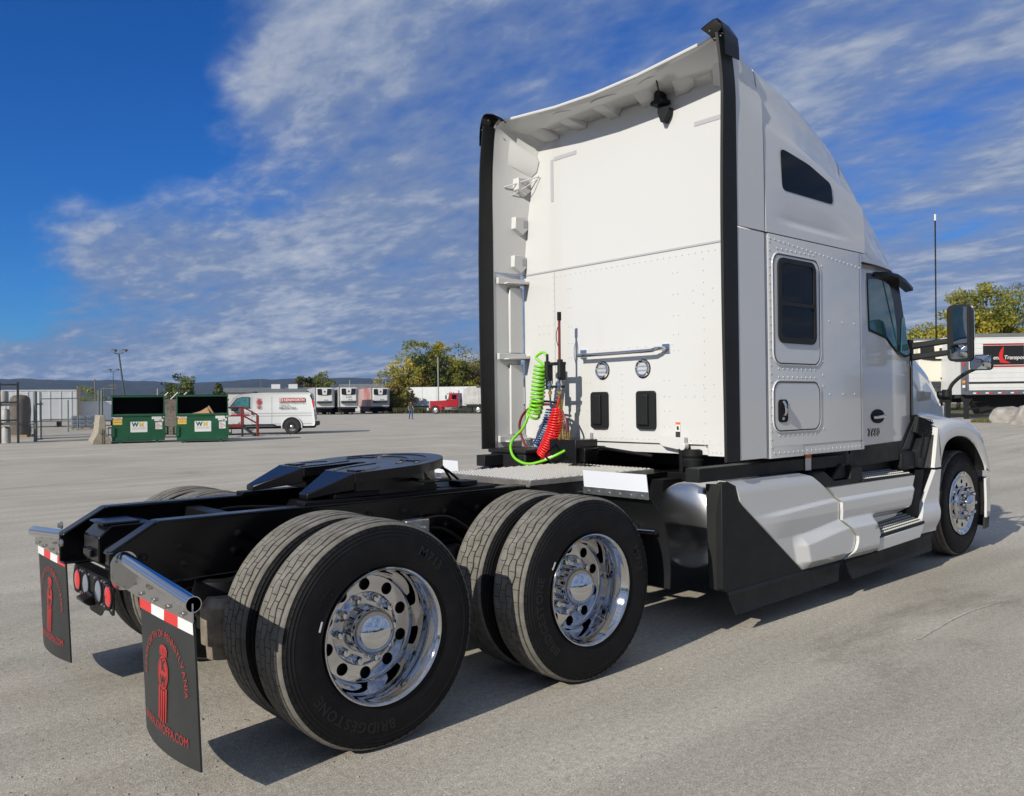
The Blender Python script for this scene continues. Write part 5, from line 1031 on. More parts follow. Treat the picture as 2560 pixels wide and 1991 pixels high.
# --- steel rack with stock
t = thing('storage_rack', 'dark steel pipe rack with wooden shelves at the yard fence', 'rack', loc(22, 36.2), RZ(22))
for x in (-.34, .34):
    for y in (0, 1.1): m = MB(); m.box(x-.045, x+.045, y-.045, y+.045, 0, 2.5 if y else 2.62); m.build('upright', 'dark_steel', t)
for z in (.95, 1.72, 2.48): m = MB(); m.box(-.30, .30, -.04, .04, z, z+.07); m.build('beam', 'dark_steel', t)
for z in (.78, 1.60): m = MB(); m.box(-.36, .40, -.03, 1.12, z, z+.11); m.build('shelf_board', 'pole_wood', t)
for x, z, r, h, lb in ((-.1, 0, .17, .72, 'dirty white drum on the ground under the rack'), (-.12, .90, .16, .58, 'white drum on the lower rack shelf'), (-.20, 1.72, .20, .55, 'rounded white tank on the top rack shelf')):
    q = loc(22, 36.2); o = MB().lathe([(.001, 0), (r, 0), (r, h*.85), (r*.75, h*.97), (.001, h)], (0, 0, 0), 'z', 20).build('drum', 'container_white', None, 40); o.data.materials[0] = MATS['trailer_dirty_shade']; c, s_ = math.cos(RZ(22)), math.sin(RZ(22)); o.location = (q.x+c*x-s_*.4, q.y+s_*x+c*.4, q.z+z); tag(o, lb, 'drum')
m = MB(); m.tube(smooth_path([(0, 0, .1), (0, 0, .5)], 2), .05); 
t = thing('wrapped_roll', 'tall brown wrapped roll standing on a low pallet behind the fence', 'roll', loc(50, 44), RZ0)
m = MB(); n_ = 28; rg = []
for k, (r, z) in enumerate(((.05, .12), (.47, .12), (.50, .3), (.48, .8), (.50, 1.4), (.48, 1.9), (.44, 2.05), (.30, 2.16), (.04, 2.2))): rg.append([((r+.025*noise.noise(Vector((math.cos(2*PI*j/n_)*2, math.sin(2*PI*j/n_)*2, z*2))))*math.cos(2*PI*j/n_), (r+.02*noise.noise(Vector((j*.7, z*3, 2))))*math.sin(2*PI*j/n_), z) for j in range(n_)])
m.loft(rg, True, True); m.build('roll_body', 'wrap_brown', t, 50)
for y in (-.4, 0, .4): MB().box(-.6, .6, y-.06, y+.06, 0, .12).build('pallet_board', 'pallet_wood', t)
# --- white container, low box, wrapped pallet
def boxcar(name, label, cat, u0, u1, d, z0, z1, depth, mt, rot=0, ribs=0):
    a, b = loc(u0, d), loc(u1, d); w = (b-a).length; t = thing(name, label, cat, a, RZ((u0+u1)/2)+rot)
    m = MB(); m.box(0, w, 0, depth, z0, z1); m.build('box_body', mt, t)
    if ribs:
        for i in range(ribs): x = w*(i+.5)/ribs; MB().box(x-.03, x+.03, -.03, 0, z0+.08, z1-.1).build('wall_rib', mt, t)
    for z in (z0, z1-.08): MB().box(-.02, w+.02, -.04, .0, z, z+.08).build('edge_rail', mt if z > z0 else 'old_concrete', t)
    for i in range(3): MB().box(w*(.1+.35*i), w*(.1+.35*i)+.3, .2, depth-.2, 0, z0).build('support_block', 'chassis_dark', t)
    return t, w
t, w = boxcar('storage_container', 'long white storage container with a brown corner post behind the gate', 'container', -60, 164, 62, .42, 2.85, 2.5, 'container_white', 0, 9)
MB().box(w-.0, w+.28, -.08, .2, .35, 2.95).build('corner_post', 'pole_wood', t)
t, w = boxcar('storage_box', 'low white storage box beyond the wrapped pallet', 'container', 179, 290, 66, .35, 1.95, 2.3, 'container_white', 0, 0)
t = thing('wrapped_pallet', 'grey shrink-wrapped stack of bags on a wooden pallet', 'pallet', loc(206, 57), RZ(206)+.05)
for i in range(3):
    for j in range(3):
        m = MB(); m.box(-.66+.45*i, -.66+.45*i+.43, 0, 1.0, .15+.26*j, .15+.26*j+.25); m.build('bag_layer', 'shrink_wrap', t, bevel=.05, seg=3)
for x in (-.6, 0, .6): MB().box(x-.07, x+.07, 0, 1.0, 0, .10).build('pallet_runner', 'pallet_wood', t)
MB().box(-.7, .7, 0, 1.0, .10, .14).build('pallet_deck', 'pallet_wood', t)
# --- slatted wall behind the dumpsters
t = thing('panel_wall', 'weathered grey-brown slat wall with barbed-wire arms between the dumpsters', 'wall', loc(428, 40.5), RZ(428))
for i in range(26): MB().box(-.62, .62, -.012*(i % 2), .08, .12+.066*i, .12+.066*i+.058).build('wall_slat', 'old_concrete', t)
for x in (-.45, -.02, .38): MB().tube([(x, 0, 1.84), (x+.32, -.1, 2.17)], .025, 6).build('wire_arm', 'container_white', t)
for z in (0, .08): MB().box(-.9, .9, -.25+z*2, .2, z*.5, z*.5+.04).build('base_timber', 'pole_wood', t)
m = MB(); [m.tube([(-.62+.2*k, -.02-.02*k, 1.90+.06*k), (.62+.2*k, -.02-.02*k, 1.92+.06*k)], .006, 4) for k in range(3)]; stuff(m.build('barbed_wire', 'wire', t, 0))

# --- white cargo van, seen from its driver side, nose to the left
t = thing('cargo_van', 'white cargo van with red lettering on its side behind the red steps', 'van', loc(729, 43.3), RZ(700)-.10)
# local x: 0 at the rear axle, nose at -x; y = 0 near side, body to +2.0
body = rpoly([(-4.35, .38), (-4.42, .75), (-4.30, 1.08), (-3.35, 1.30), (-2.75, 1.96), (-2.40, 2.09), (-1.5, 2.15), (.85, 2.15), (.98, 2.06), (1.10, 1.2), (1.16, .55), (1.12, .42)], .10, 4)
m = MB(); rg = []
for y, k, dz in ((0.10, 1.0, .0), (.0, .985, -.0), (.14, 1, 0), (1.86, 1, 0), (2.0, .985, 0)):
    pass
def vring(y, ins, tz): return [(x+(ins if x < -1.6 else -ins), y+max(0, (z-1.15))*tz, z-ins*.6 if z > 1 else z) for x, z in body]
m.loft([vring(.03, .05, .12), vring(.0, .0, .12), vring(2.0, 0, -.12), vring(1.97, .05, -.12)], True, True); vb = m.build('van_body', 'van_white', t, 50)
def vs_(pts, off, mt, nm, r=.03): # shape on the near side, following the tumblehome
    v, f = shape(rpoly(pts, r), (), .01); q = MB(); q.add([(a, max(0, (b-1.15))*.12-off-c, b) for a, b, c in v], f); return q.build(nm, mt, vb)
vs_([(-3.12, 1.36), (-2.72, 1.86), (-2.45, 1.93), (-2.08, 1.93), (-2.08, 1.36)], .003, 'seam_dark', 'window_seal'); vs_([(-3.02, 1.39), (-2.68, 1.83), (-2.42, 1.90), (-2.12, 1.90), (-2.12, 1.39)], .009, 'teal_glass', 'door_window')
q = MB(); q.lathe([(.47, .0), (.47, .5)], (0, -.006, .40), 'y', 40); v, f = shape(circ(.46, 40, (0, .40), R(-14), R(194), True)+[(-.45, .28)], (), .01); q = MB(); q.add([(a, -.005-c, b) for a, b, c in v], f); q.build('wheel_arch', 'chassis_dark', vb)
q = MB(); q.tube([(.50*math.cos(a), -.012, .40+.50*math.sin(a)) for a in [R(-10+200*i/24) for i in range(25)]], .03, 6); q.build('arch_lip', 'van_white', vb)
small_wheel(t, 0, -.02, .39, .24); small_wheel(t, -3.5, -.02, .39, .24); small_wheel(t, 0, 1.8, .39, .2, 1)
q = MB(); q.box(-4.3, 1.1, .1, 1.9, .30, .45); q.build('underbody', 'chassis_dark', t)
for z in (1.12, .98, .55): q = MB(); q.box(-2.0, .95, -.008, .01, z, z+.012); q.build('body_crease', 'van_white', vb, bevel=.004)
q = MB(); q.tube(smooth_path([(-3.0, -.06, .50), (-2.0, -.07, .50), (-.95, -.07, .49), (-.75, -.05, .42), (-.55, 0, .42)]), .035, 8); q.build('side_step_bar', 'chassis_dark', t)
for x in (-1.98, -1.0): q = MB(); q.add([(x-.004, -.004, .5), (x+.004, -.004, .5), (x+.004, .09, 1.95), (x-.004, .09, 1.95)], [(0, 1, 2, 3)]); q.build('panel_gap', 'seam_dark', vb, 0)
vs_([(-2.0, 1.02), (-1.90, 1.02), (-1.90, 1.20), (-2.0, 1.20)], .012, 'seam_dark', 'door_handle')
q = MB(); q.prism([(.90, 1.98), (.98, 2.06), (1.07, 1.72), (1.02, 1.70)], 'y', .02, .12); q.build('lamp_pillar', 'seam_dark', vb); q = MB(); q.prism([(1.0, 1.70), (1.085, 1.72), (1.13, 1.35), (1.07, 1.35)], 'y', .0, .12); q.build('tail_lamp', 'red_lens', vb)
q = MB(); q.box(1.0, 1.30, .05, 1.95, .42, .62); q.build('rear_bumper', 'chassis_dark', t, bevel=.02)
for x0 in (-1.9, .75): q = MB(); q.cyl((x0, .3, 2.18), (x0, 1.7, 2.18), .03, n=8); q.build('roof_bar', 'chassis_dark', t)
def vt(s, x, z, size, mt, nm, bold=0., w=None, ext=.001):
    v, f = text(s, size, ext, bold=bold); k = 1 if not w else w/(max(p[0] for p in v)-min(p[0] for p in v)); q = MB(); q.add([(a*k+x, max(0, (b+z-1.15))*.12-.008-c, b+z) for a, b, c in v], f); return q.build(nm, mt, vb, 0)
vs_([(-.62, 1.66), (.66, 1.66), (.66, 1.86), (-.62, 1.86)], .003, 'print_red', 'name_panel', .004); vt('KENWORTH', -.40, 1.69, .19, 'label_white', 'van_name', .004, 1.02); vs_([(-.60, 1.68), (-.45, 1.68), (-.45, 1.84), (-.60, 1.84)], .009, 'label_white', 'emblem_field', .004); vs_([(-.555, 1.69), (-.495, 1.69), (-.495, 1.83), (-.555, 1.83)], .014, 'print_red', 'small_emblem', .02)
vt('KENWORTH OF PENNSYLVANIA', -.62, 1.57, .09, 'seam_dark', 'van_dealer', 0, 1.28); vt('Carlisle, PA', -.62, 1.44, .11, 'seam_dark', 'van_town', 0, .5); vt('800-692-7324', -.62, 1.30, .13, 'seam_dark', 'van_number', .002, .82)
q = MB(); el = lambda rx, rz, cx, cz, n=24: [(cx+rx*math.cos(2*PI*i/n), cz+rz*math.sin(2*PI*i/n)) for i in range(n)]
v, f = shape(el(.135, .15, -1.62, 1.66), [el(.115, .13, -1.62, 1.66)], .002); q.add([(a, max(0, (b-1.15))*.12-.008-c, b) for a, b, c in v], f); v, f = shape(el(.10, .11, -1.62, 1.66), (), .002); q.add([(a, max(0, (b-1.15))*.12-.008-c, b) for a, b, c in v], f)
for k in range(4): v, f = shape([(-1.72+.055*k, 1.50), (-1.69+.055*k, 1.50), (-1.69+.055*k, 1.30+.02*abs(k-1.5)), (-1.72+.055*k, 1.30+.02*abs(k-1.5))], (), .002); q.add([(a, max(0, (b-1.15))*.12-.008-c, b) for a, b, c in v], f)
for k in range(5): v, f = shape([(-1.72+.045*k, 1.80), (-1.695+.045*k, 1.80), (-1.695+.045*k, 1.85), (-1.72+.045*k, 1.85)], (), .002); q.add([(a, max(0, (b-1.15))*.12-.008-c, b) for a, b, c in v], f)
q.build('van_emblem', 'print_red', vb, 0); vt('KW', -1.68, 1.62, .08, 'label_white', 'emblem_letters', 0, .12)
vt('MOTOR TRUCKS', -3.0, 1.09, .10, 'seam_dark', 'door_lettering', 0, .9); vs_([(-3.0, 1.0), (-2.1, 1.0), (-2.1, 1.05), (-3.0, 1.05)], .003, 'print_red', 'door_stripe', .004)
q = MB(); q.box(-2.95, -2.65, -.22, .0, 1.22, 1.42); q.build('van_mirror', 'chassis_dark', t, bevel=.03)

# --- red access steps
t = thing('access_steps', 'red steel access steps with handrails in front of the white van', 'steps', loc(604, 40.6), RZ(604)-.05)
m = MB(); m.box(-.95, 0, 0, .8, .46, .60); m.build('platform', 'stair_red', t)
for x in (-.9, 0): 
    for y in (.02, .78): MB().box(x-.03, x+.03, y-.03, y+.03, 0, .48).build('platform_leg', 'dark_steel', t)
for y in (.0, .80):
    for x, z0, z1 in ((-.03, .5, 1.40), (.045, .5, 1.40), (.68, 0, 1.0), (.74, .0, 1.0)): MB().cyl((x, y, z0), (x, y, z1), .022, n=8).build('rail_post', 'stair_red', t)
    for o in (0, -.42): MB().tube([(-.95, y, 1.42+o), (.05, y, 1.42+o), (.66, y, 1.06+o), (.74, y, .98+o)], .024, 8).build('handrail', 'stair_red', t)
    m = MB(); m.prism([(0, .58), (.62, .06), (.76, .06), (.76, .0), (.55, 0), (0, .44)], 'y', y-.01, y+.01); m.build('stringer', 'dark_steel', t)
for k in range(3): MB().box(.10+.2*k, .32+.2*k, .0, .8, .44-.15*k, .47-.15*k).build('tread', 'dark_steel', t)

# --- trailers
def reefer(u, d, label, rot, body, top='reefer_black', side=None, h=3.75, w=2.55, L=13.5, grp='refrigerated trailers parked in a row', z0=1.05):
    t = thing('reefer_trailer', label, 'trailer', loc(u, d), RZ0+rot, grp); k = h/3.75
    m = MB(); m.box(-w/2, w/2, 0, L, z0, h); m.build('trailer_box', side or body, t)
    m = MB(); m.box(-w/2+.06, w/2-.06, -.03, 0, z0+.05, h-.05); m.build('front_wall', body, t)
    for s in (-1, 1): MB().box(s*w/2-.06, s*w/2+.06, -.06, .08, z0, h+.02).build('corner_post', 'galvanised', t)
    MB().box(-w/2, w/2, -.06, .05, h-.06, h+.03).build('top_rail', 'galvanised', t)
    m = MB(); m.prism([(-.5, z0+.85), (-.45, h-.12), (-.03, h-.06), (-.03, z0+.75)], 'x', -w/2+.14, w/2-.30); ru = m.build('cooling_unit', body, t, bevel=.06, seg=3)
    zc0, zc1 = h-1.12, h-.22; yf = -.515
    m = MB(); m.add(*place(shape(rpoly([(-w/2+.20, zc1), (-w/2+.23, zc0+.08), (-.45, zc0), (.25, zc0), (w/2-.45, zc0+.08), (w/2-.38, zc1)], .08), (), .05), (0, yf, 0), (1, 0, 0), (0, 0, 1))); gr_ = m.build('grille', 'reefer_black', ru)
    m = MB(); m.add(*place(shape(rpoly([(-.44, zc1+.02), (-.36, zc0+.08), (.22, zc0+.08), (.30, zc1+.02)], .04), (), .05), (0, yf-.035, 0), (1, 0, 0), (0, 0, 1))); m.build('centre_cowl', body, ru)
    m = MB(); m.box(-.17, .05, yf-.08, yf-.05, h-.72, h-.50); m.build('maker_badge', 'dark_steel', ru)
    for x in (-.10, .22): MB().box(x, x+.18, yf-.02, yf+.05, z0+.98, z0+1.06).build('unit_vent', 'reefer_black', ru)
    MB().box(-w/2+.2, w/2-.3, -.45, -.03, z0+.55, z0+.85).build('unit_skirt', 'dark_steel', ru)
    MB().box(-w/2+.1, w/2-.1, .0, L, z0-.22, z0).build('floor_frame', 'chassis_dark', t)
    for s in (-1, 1): MB().box(s*.75-.08, s*.75+.08, 2.3, 2.5, 0, z0).build('landing_leg', 'chassis_dark', t)
    for y in (10.3, 11.6):
        for s in (-1, 1): MB().lathe([(.2, 0), (.5, 0), (.5, .55), (.2, .55)], (s*1.0-.275, y, .5), 'x', 20).build('wheel', 'tyre_far', t)
    MB().box(-1.2, 1.2, 2.2, 12.5, .25, .9).build('side_skirt', 'chassis_dark', t)
    return t
ry = .32
mat('trailer_graphic', (.50, .05, .05), .5, col2=(.50, .46, .42), vscale=.32, stretch=(1, 1, .6))
reefer(812, 119, 'white refrigerated trailer whose nose stands closest to the white van', ry, 'trailer_white', side='trailer_dirty_shade', h=3.85)  # side coloured greyer than the nose, its shade put into the colour
t = reefer(872, 118, 'white refrigerated trailer between the other two, dark lettering under its grille', ry, 'trailer_white', side='trailer_dirty_shade', h=3.85)
m = MB(); m.add(*place(text('K-LINE', .26, .002), (-.45, -.535, 2.35), (1, 0, 0), (0, 0, 1))); m.build('nose_lettering', 'dark_steel', t, 0)
reefer(951, 125, 'refrigerated trailer with a red graphic on its side beside the trees', ry, 'trailer_white', side='trailer_graphic', h=3.85)

# right-hand trailers
t = thing('semi_trailer', 'ribbed white semi trailer with a black company panel behind the boulders', 'trailer', loc(2413, 40.5), RZ0-.06); zb, zt = 1.18, 4.05
m = MB(); m.box(0, 14, 0, 2.6, zb, zt); m.build('trailer_box', 'trailer_white', t)
for k in range(11): m = MB(); m.box(.18, 14, -.012, 0, zb+.30+.235*k, zb+.30+.235*k+.205); m.build('side_panel', 'trailer_white', t, bevel=.006)
m = MB(); m.box(0, 14, -.03, .0, zt-.14, zt+.03); m.build('top_rail', 'roof_grey', t); m = MB(); m.box(0, 14, -.03, 0, zb-.02, zb+.20); m.build('bottom_rail', 'galvanised', t)
m = MB(); m.box(-.10, .16, -.04, .2, zb, zt); m.build('corner_post', 'galvanised', t)
def ts(x0, x1, z0, z1, mt, nm, off=.016): q = MB(); q.box(x0, x1, -off-.004, -off, z0, z1); return q.build(nm, mt, t)
ts(.18, 14, zb+.50, zb+.60, 'tape_dark' if 'tape_dark' in MATS else 'seam_dark', 'stripe'); ts(.85, 2.75, 2.58, 3.50, 'reefer_black', 'company_panel'); ts(.85, 2.75, 3.52, 3.60, 'print_red', 'panel_stripe'); ts(.85, 2.75, 2.47, 2.55, 'print_red', 'panel_stripe')
def tt(s, x, z, size, mt, nm, bold=0, shear=0.): q = MB(); q.add(*place(text(s, size, .001, bold=bold, shear=shear), (x, -.024, z), (1, 0, 0), (0, 0, 1))); return q.build(nm, mt, t, 0)
tt('Transport', 1.80, 2.84, .26, 'label_white', 'company_name', .003, .2); tt('ens', 1.30, 2.84, .26, 'label_white', 'company_name', .003, .2)
q = MB(); q.add(*place(shape(sp2([(1.62, 2.70), (1.58, 2.95), (1.62, 3.2), (1.80, 3.44), (1.78, 3.2), (1.76, 2.95), (1.84, 2.80), (2.10, 2.66), (1.62, 2.68)], 4), (), .004), (0, -.026, 0), (1, 0, 0), (0, 0, 1))); q.build('bird_emblem', 'tape_red', t, 0)
for k, ch in enumerate('17127'): q = MB(); q.add(*place(text(ch, .18, .001, align='CENTER'), (.03, -.046, 2.02-.17*k), (1, 0, 0), (0, 0, 1))); q.build('unit_number', 'seam_dark', t, 0)
for z, mt in ((1.72, 'amber_lens'), (1.50, 'label_white'), (2.55, 'tape_red')): MB().box(-.14, -.02, -.07, -.03, z, z+.13).build('marker_lamp', mt, t)
for k in range(12):
    for j, mt in ((0, 'tape_white'), (.16, 'tape_red')): ts(.35+.58*k+j, .35+.58*k+j+.15, zb+.03, zb+.09, mt, 'reflector', .034)
for s in (.25, 2.2): m = MB(); m.prism([(.0-.15, zb), (.55, zb), (.30, .72), (.06, .72)], 'y', s, s+.05); m.build('leg_bracket', 'chassis_dark', t); MB().box(.08, .28, s-.03, s+.12, 0, .8).build('landing_leg', 'chassis_dark', t)
MB().tube([(.3, .4, .75), (1.4, .6, .9)], .035, 6).build('leg_brace', 'chassis_dark', t); MB().tube([(.3, .4, .45), (1.4, .6, .6)], .03, 6).build('leg_brace', 'chassis_dark', t)
m = MB(); m.prism([(.65, zb), (1.2, .22), (3.2, .28), (14, .28), (14, zb)], 'y', .9, 1.7); m.build('under_tank', 'chassis_dark', t)
for x in (11.5, 12.8): MB().lathe([(.2, 0), (.5, 0), (.5, .6), (.2, .6)], (x, .1, .5), 'y', 24).build('wheel', 'tyre_far', t)
reefer(2346, 43.5, 'cream-nosed refrigerated trailer standing behind the door mirror', -.05, 'trailer_cream', side='trailer_white', h=4.05, w=2.6, grp=None, z0=1.0)
# boulders
def rockm(seed, sx, sy, sz):
    b = bmesh.new(); bmesh.ops.create_icosphere(b, subdivisions=4, radius=1); rn = random.Random(seed); pl = [(Vector((rn.uniform(-1, 1), rn.uniform(-1, 1), rn.uniform(-.2, 1))).normalized(), rn.uniform(.55, .85)) for _ in range(9)]
    for v in b.verts:
        for n_, dd in pl:
            e = v.co.dot(n_)-dd
            if e > 0: v.co -= n_*e*.92
        v.co += v.co.normalized()*.06*noise.fractal(v.co*2.2+Vector((seed, 0, 0)), 1, 2, 4); v.co = Vector((v.co.x*sx, v.co.y*sy, max(-.15, v.co.z)*sz))
    me = D.meshes.new('boulder'); b.to_mesh(me); b.free(); me.materials.append(MATS['rock']); me.polygons.foreach_set('use_smooth', [True]*len(me.polygons)); me.set_sharp_from_angle(angle=R(25)); return me
for u, d, sc_, rz, lb in ((2518, 35.5, (.75, .6, .78), .3, 'pale grey boulder sloping down to a long toe on the grass'), (2556, 33.5, (.50, .5, .86), 1.2, 'blocky grey boulder beside the long sloping one')):
    o = D.objects.new('boulder', rockm(int(u), *sc_)); COL.objects.link(o); o.location = loc(u, d); o.rotation_euler = (0, 0, RZ0+rz*.3); tag(o, lb, 'boulder')

# --- red tractor and trailers by the trees
t = thing('red_truck', 'old red conventional truck with chrome grille parked by the trees', 'truck', loc(1088, 114), RZ0-.25)
# nose at -x; x = 0 front axle, near side y = 0
m = MB(); m.hexa([(-.95, .45, .85), (1.75, .35, .85), (1.75, 1.85, .85), (-.95, 1.75, .85), (-.90, .5, 1.72), (1.75, .4, 1.85), (1.75, 1.8, 1.85), (-.9, 1.7, 1.72)]); tb = m.build('hood', 'truck_red', t, bevel=.05)
m = MB(); m.box(1.55, 3.2, .12, 2.08, .95, 1.95); m.hexa([(1.75, .15, 1.95), (3.2, .15, 1.95), (3.2, 2.05, 1.95), (1.75, 2.05, 1.95), (1.95, .22, 2.78), (3.15, .22, 2.78), (3.15, 1.98, 2.78), (1.95, 1.98, 2.78)]); m.build('cab', 'truck_red', t, bevel=.05)
m = MB(); m.prism([(2.30, 2.0), (2.33, 2.55), (2.95, 2.55), (2.95, 2.0)], 'y', .13, .2); m.build('door_window', 'dark_glass', t); m = MB(); m.hexa([(1.72, .3, 2.0), (1.74, .3, 2.0), (1.74, 1.9, 2.0), (1.72, 1.9, 2.0), (1.86, .35, 2.62), (1.9, .35, 2.62), (1.9, 1.85, 2.62), (1.86, 1.85, 2.62)]); m.build('windscreen', 'teal_glass', t)
m = MB(); m.box(1.55, 1.95, .2, 2.0, 2.62, 2.72); m.build('visor', 'dark_steel', t)
m = MB(); m.box(-1.02, -.93, .52, 1.68, .85, 1.76); m.build('grille', 'galvanised', t); m = MB(); m.box(-1.25, -.95, .05, 2.15, .45, .82); m.build('bumper', 'galvanised', t, bevel=.03)
m = MB(); q = [(.62*math.cos(R(a)), .50+.62*math.sin(R(a))) for a in range(-5, 186, 12)]; m.prism([*q, (-.75, .55), (-.72, 1.0), (-.35, 1.25), (.6, 1.25), (1.3, .95), (1.4, .55)][0:16]+[(-.8, .7), (-.6, 1.15), (-.2, 1.28), (.4, 1.26), (.9, 1.0), (1.0, .6)], 'y', .0, .5); m.build('fender', 'truck_red', t)
m = MB(); m.box(1.3, 3.1, .05, .5, .55, .90); m.build('fuel_tank', 'polished_aluminium', t, bevel=.05); m = MB(); m.cyl((3.3, .15, .9), (3.3, .15, 3.15), .07, n=10); m.build('exhaust_stack', 'chrome', t)
m = MB(); m.box(3.2, 8.2, .6, 1.6, .8, 1.0); m.build('frame', 'chassis_dark', t); m = MB(); m.box(3.2, 5.1, .1, .6, .3, .8); m.build('step_box', 'chassis_dark', t)
m = MB(); [m.tube([(2.0+.15*k, .4+.4*k, 2.78), (1.85+.15*k, .4+.4*k, 2.92)], .04, 6) for k in range(3)]; m.build('roof_horns', 'dark_steel', t); m = MB(); m.box(1.5, 1.6, -.25, .12, 1.95, 2.5); m.build('mirror', 'dark_steel', t)
for x in (0, 6.0, 7.35): small_wheel(t, x, .0, .52, .5 if x else .3)
m = MB(); [m.dome((-.98, y, .95), (-1, 0, 0), .12, .06, 10) for y in (.3, 1.9)]; m.build('headlamps', 'work_lens', t)
t = thing('bulk_trailer', 'silver bulk trailer with rounded nose coupled behind the red truck', 'trailer', loc(1161, 113.2), RZ0-.25)
m = MB(); m.prism(rpoly([(-.2, 1.2), (-.2, 3.2), (.5, 3.62), (1.6, 3.55), (11, 3.55), (11, 1.2)], .25), 'y', .0, 2.5); m.build('tub', 'trailer_dirty_shade', t, bevel=.1, seg=3); m = MB(); m.box(1.7, 11, -.05, 2.55, 3.45, 3.72); m.build('roll_tarp', 'house_dark', t); m = MB(); m.box(.2, 11, .2, 2.3, .95, 1.2); m.build('trailer_frame', 'chassis_dark', t)
for k in range(10): MB().box(1.9+.9*k, 2.0+.9*k, -.05, 0, 1.2, 3.4).build('side_post', 'galvanised', t)
t = thing('dry_trailer', 'long plain white box trailer standing in weeds before the trees', 'trailer', loc(1018, 134), RZ0-.10)
m = MB(); m.box(0, 13.5, 0, 2.6, 1.0, 4.0); m.build('trailer_box', 'container_white', t)
for k in range(6): MB().box(.25+2.2*k, .29+2.2*k, -.02, 0, 1.05, 3.95).build('panel_joint', 'grey_strip', t)
MB().box(-.03, .10, -.04, .1, 1.0, 4.02).build('corner_post', 'galvanised', t); MB().box(.5, 13, .3, 2.3, .7, 1.0).build('trailer_frame', 'chassis_dark', t)
for x in (11, 12.3): MB().lathe([(.2, 0), (.5, 0), (.5, .5), (.2, .5)], (x, .1, .5), 'y', 20).build('wheel', 'tyre_far', t)
MB().box(2.4, 2.6, .4, .6, 0, .8).build('landing_leg', 'chassis_dark', t)
# --- walking person (one skinned body)
def person(u, d, rz):
    J = {'pel': (0, 0, .95), 'sp': (0, .01, 1.12), 'ch': (0, 0, 1.33), 'nk': (0, .01, 1.50), 'hd0': (0, -.01, 1.56), 'hd': (0, -.02, 1.66), 'hd2': (0, -.02, 1.75),
         'hl': (-.09, 0, .93), 'kl': (-.14, -.02, .52), 'al': (-.20, .10, .10), 'tl': (-.21, -.06, .04), 'hr': (.09, 0, .93), 'kr': (.15, -.05, .52), 'ar': (.24, -.02, .09), 'tr': (.25, -.18, .04),
         'sl': (-.19, .01, 1.42), 'el': (-.26, .05, 1.14), 'wl': (-.25, -.04, .90), 'fl': (-.25, -.07, .80), 'sr': (.19, .01, 1.42), 'er': (.25, .06, 1.14), 'wr': (.23, .0, .90), 'fr': (.22, -.03, .80)}
    r_ = dict(pel=.155, sp=.145, ch=.165, nk=.065, hd0=.06, hd=.10, hd2=.075, hl=.10, kl=.07, al=.05, tl=.04, hr=.10, kr=.07, ar=.05, tr=.04, sl=.075, el=.052, wl=.038, fl=.035, sr=.075, er=.052, wr=.038, fr=.035)
    ks = list(J); E = [('pel', 'sp'), ('sp', 'ch'), ('ch', 'nk'), ('nk', 'hd0'), ('hd0', 'hd'), ('hd', 'hd2'), ('pel', 'hl'), ('hl', 'kl'), ('kl', 'al'), ('al', 'tl'), ('pel', 'hr'), ('hr', 'kr'), ('kr', 'ar'), ('ar', 'tr'), ('ch', 'sl'), ('sl', 'el'), ('el', 'wl'), ('wl', 'fl'), ('ch', 'sr'), ('sr', 'er'), ('er', 'wr'), ('wr', 'fr')]
    me = D.meshes.new('p'); me.from_pydata([J[k] for k in ks], [(ks.index(a), ks.index(b)) for a, b in E], []); o = D.objects.new('p', me); COL.objects.link(o)
    sk = o.modifiers.new('s', 'SKIN'); sk.use_smooth_shade = True
    for k, sv in zip(ks, me.skin_vertices[0].data): sv.radius = (r_[k]*(1.25 if k in ('pel', 'sp', 'ch') else 1), r_[k]*(.8 if k in ('pel', 'sp', 'ch') else 1)); sv.use_root = (k == 'pel')
    o.modifiers.new('u', 'SUBSURF').levels = 2; o.modifiers['u'].render_levels = 2
    dg = bpy.context.evaluated_depsgraph_get(); dg.update(); m2 = D.meshes.new_from_object(o.evaluated_get(dg)); D.objects.remove(o)
    m2.materials.clear()
    for a in ('shirt_grey', 'jeans', 'skin', 'hair', 'shoe'): m2.materials.append(MATS[a])
    for pl in m2.polygons:
        x, y, z = pl.center; pl.use_smooth = True
        pl.material_index = 4 if z < .10 else 1 if z < .97 and abs(x) < .22-.0*(z) and not (abs(x) > .19 and z > .75) else 3 if (z > 1.60 and (y > -.06 or z > 1.70)) else 2 if z > 1.52 or (abs(x) > .185 and z < 1.20 and z > .6) else 0 if z >= .97 else 1
    q = D.objects.new('person', m2); COL.objects.link(q); q.location = loc(u, d); q.rotation_euler = (0, 0, RZ0+rz); return q
tag(person(1027, 79, PI-.5), 'person in grey shirt and blue jeans walking across the lot', 'person')

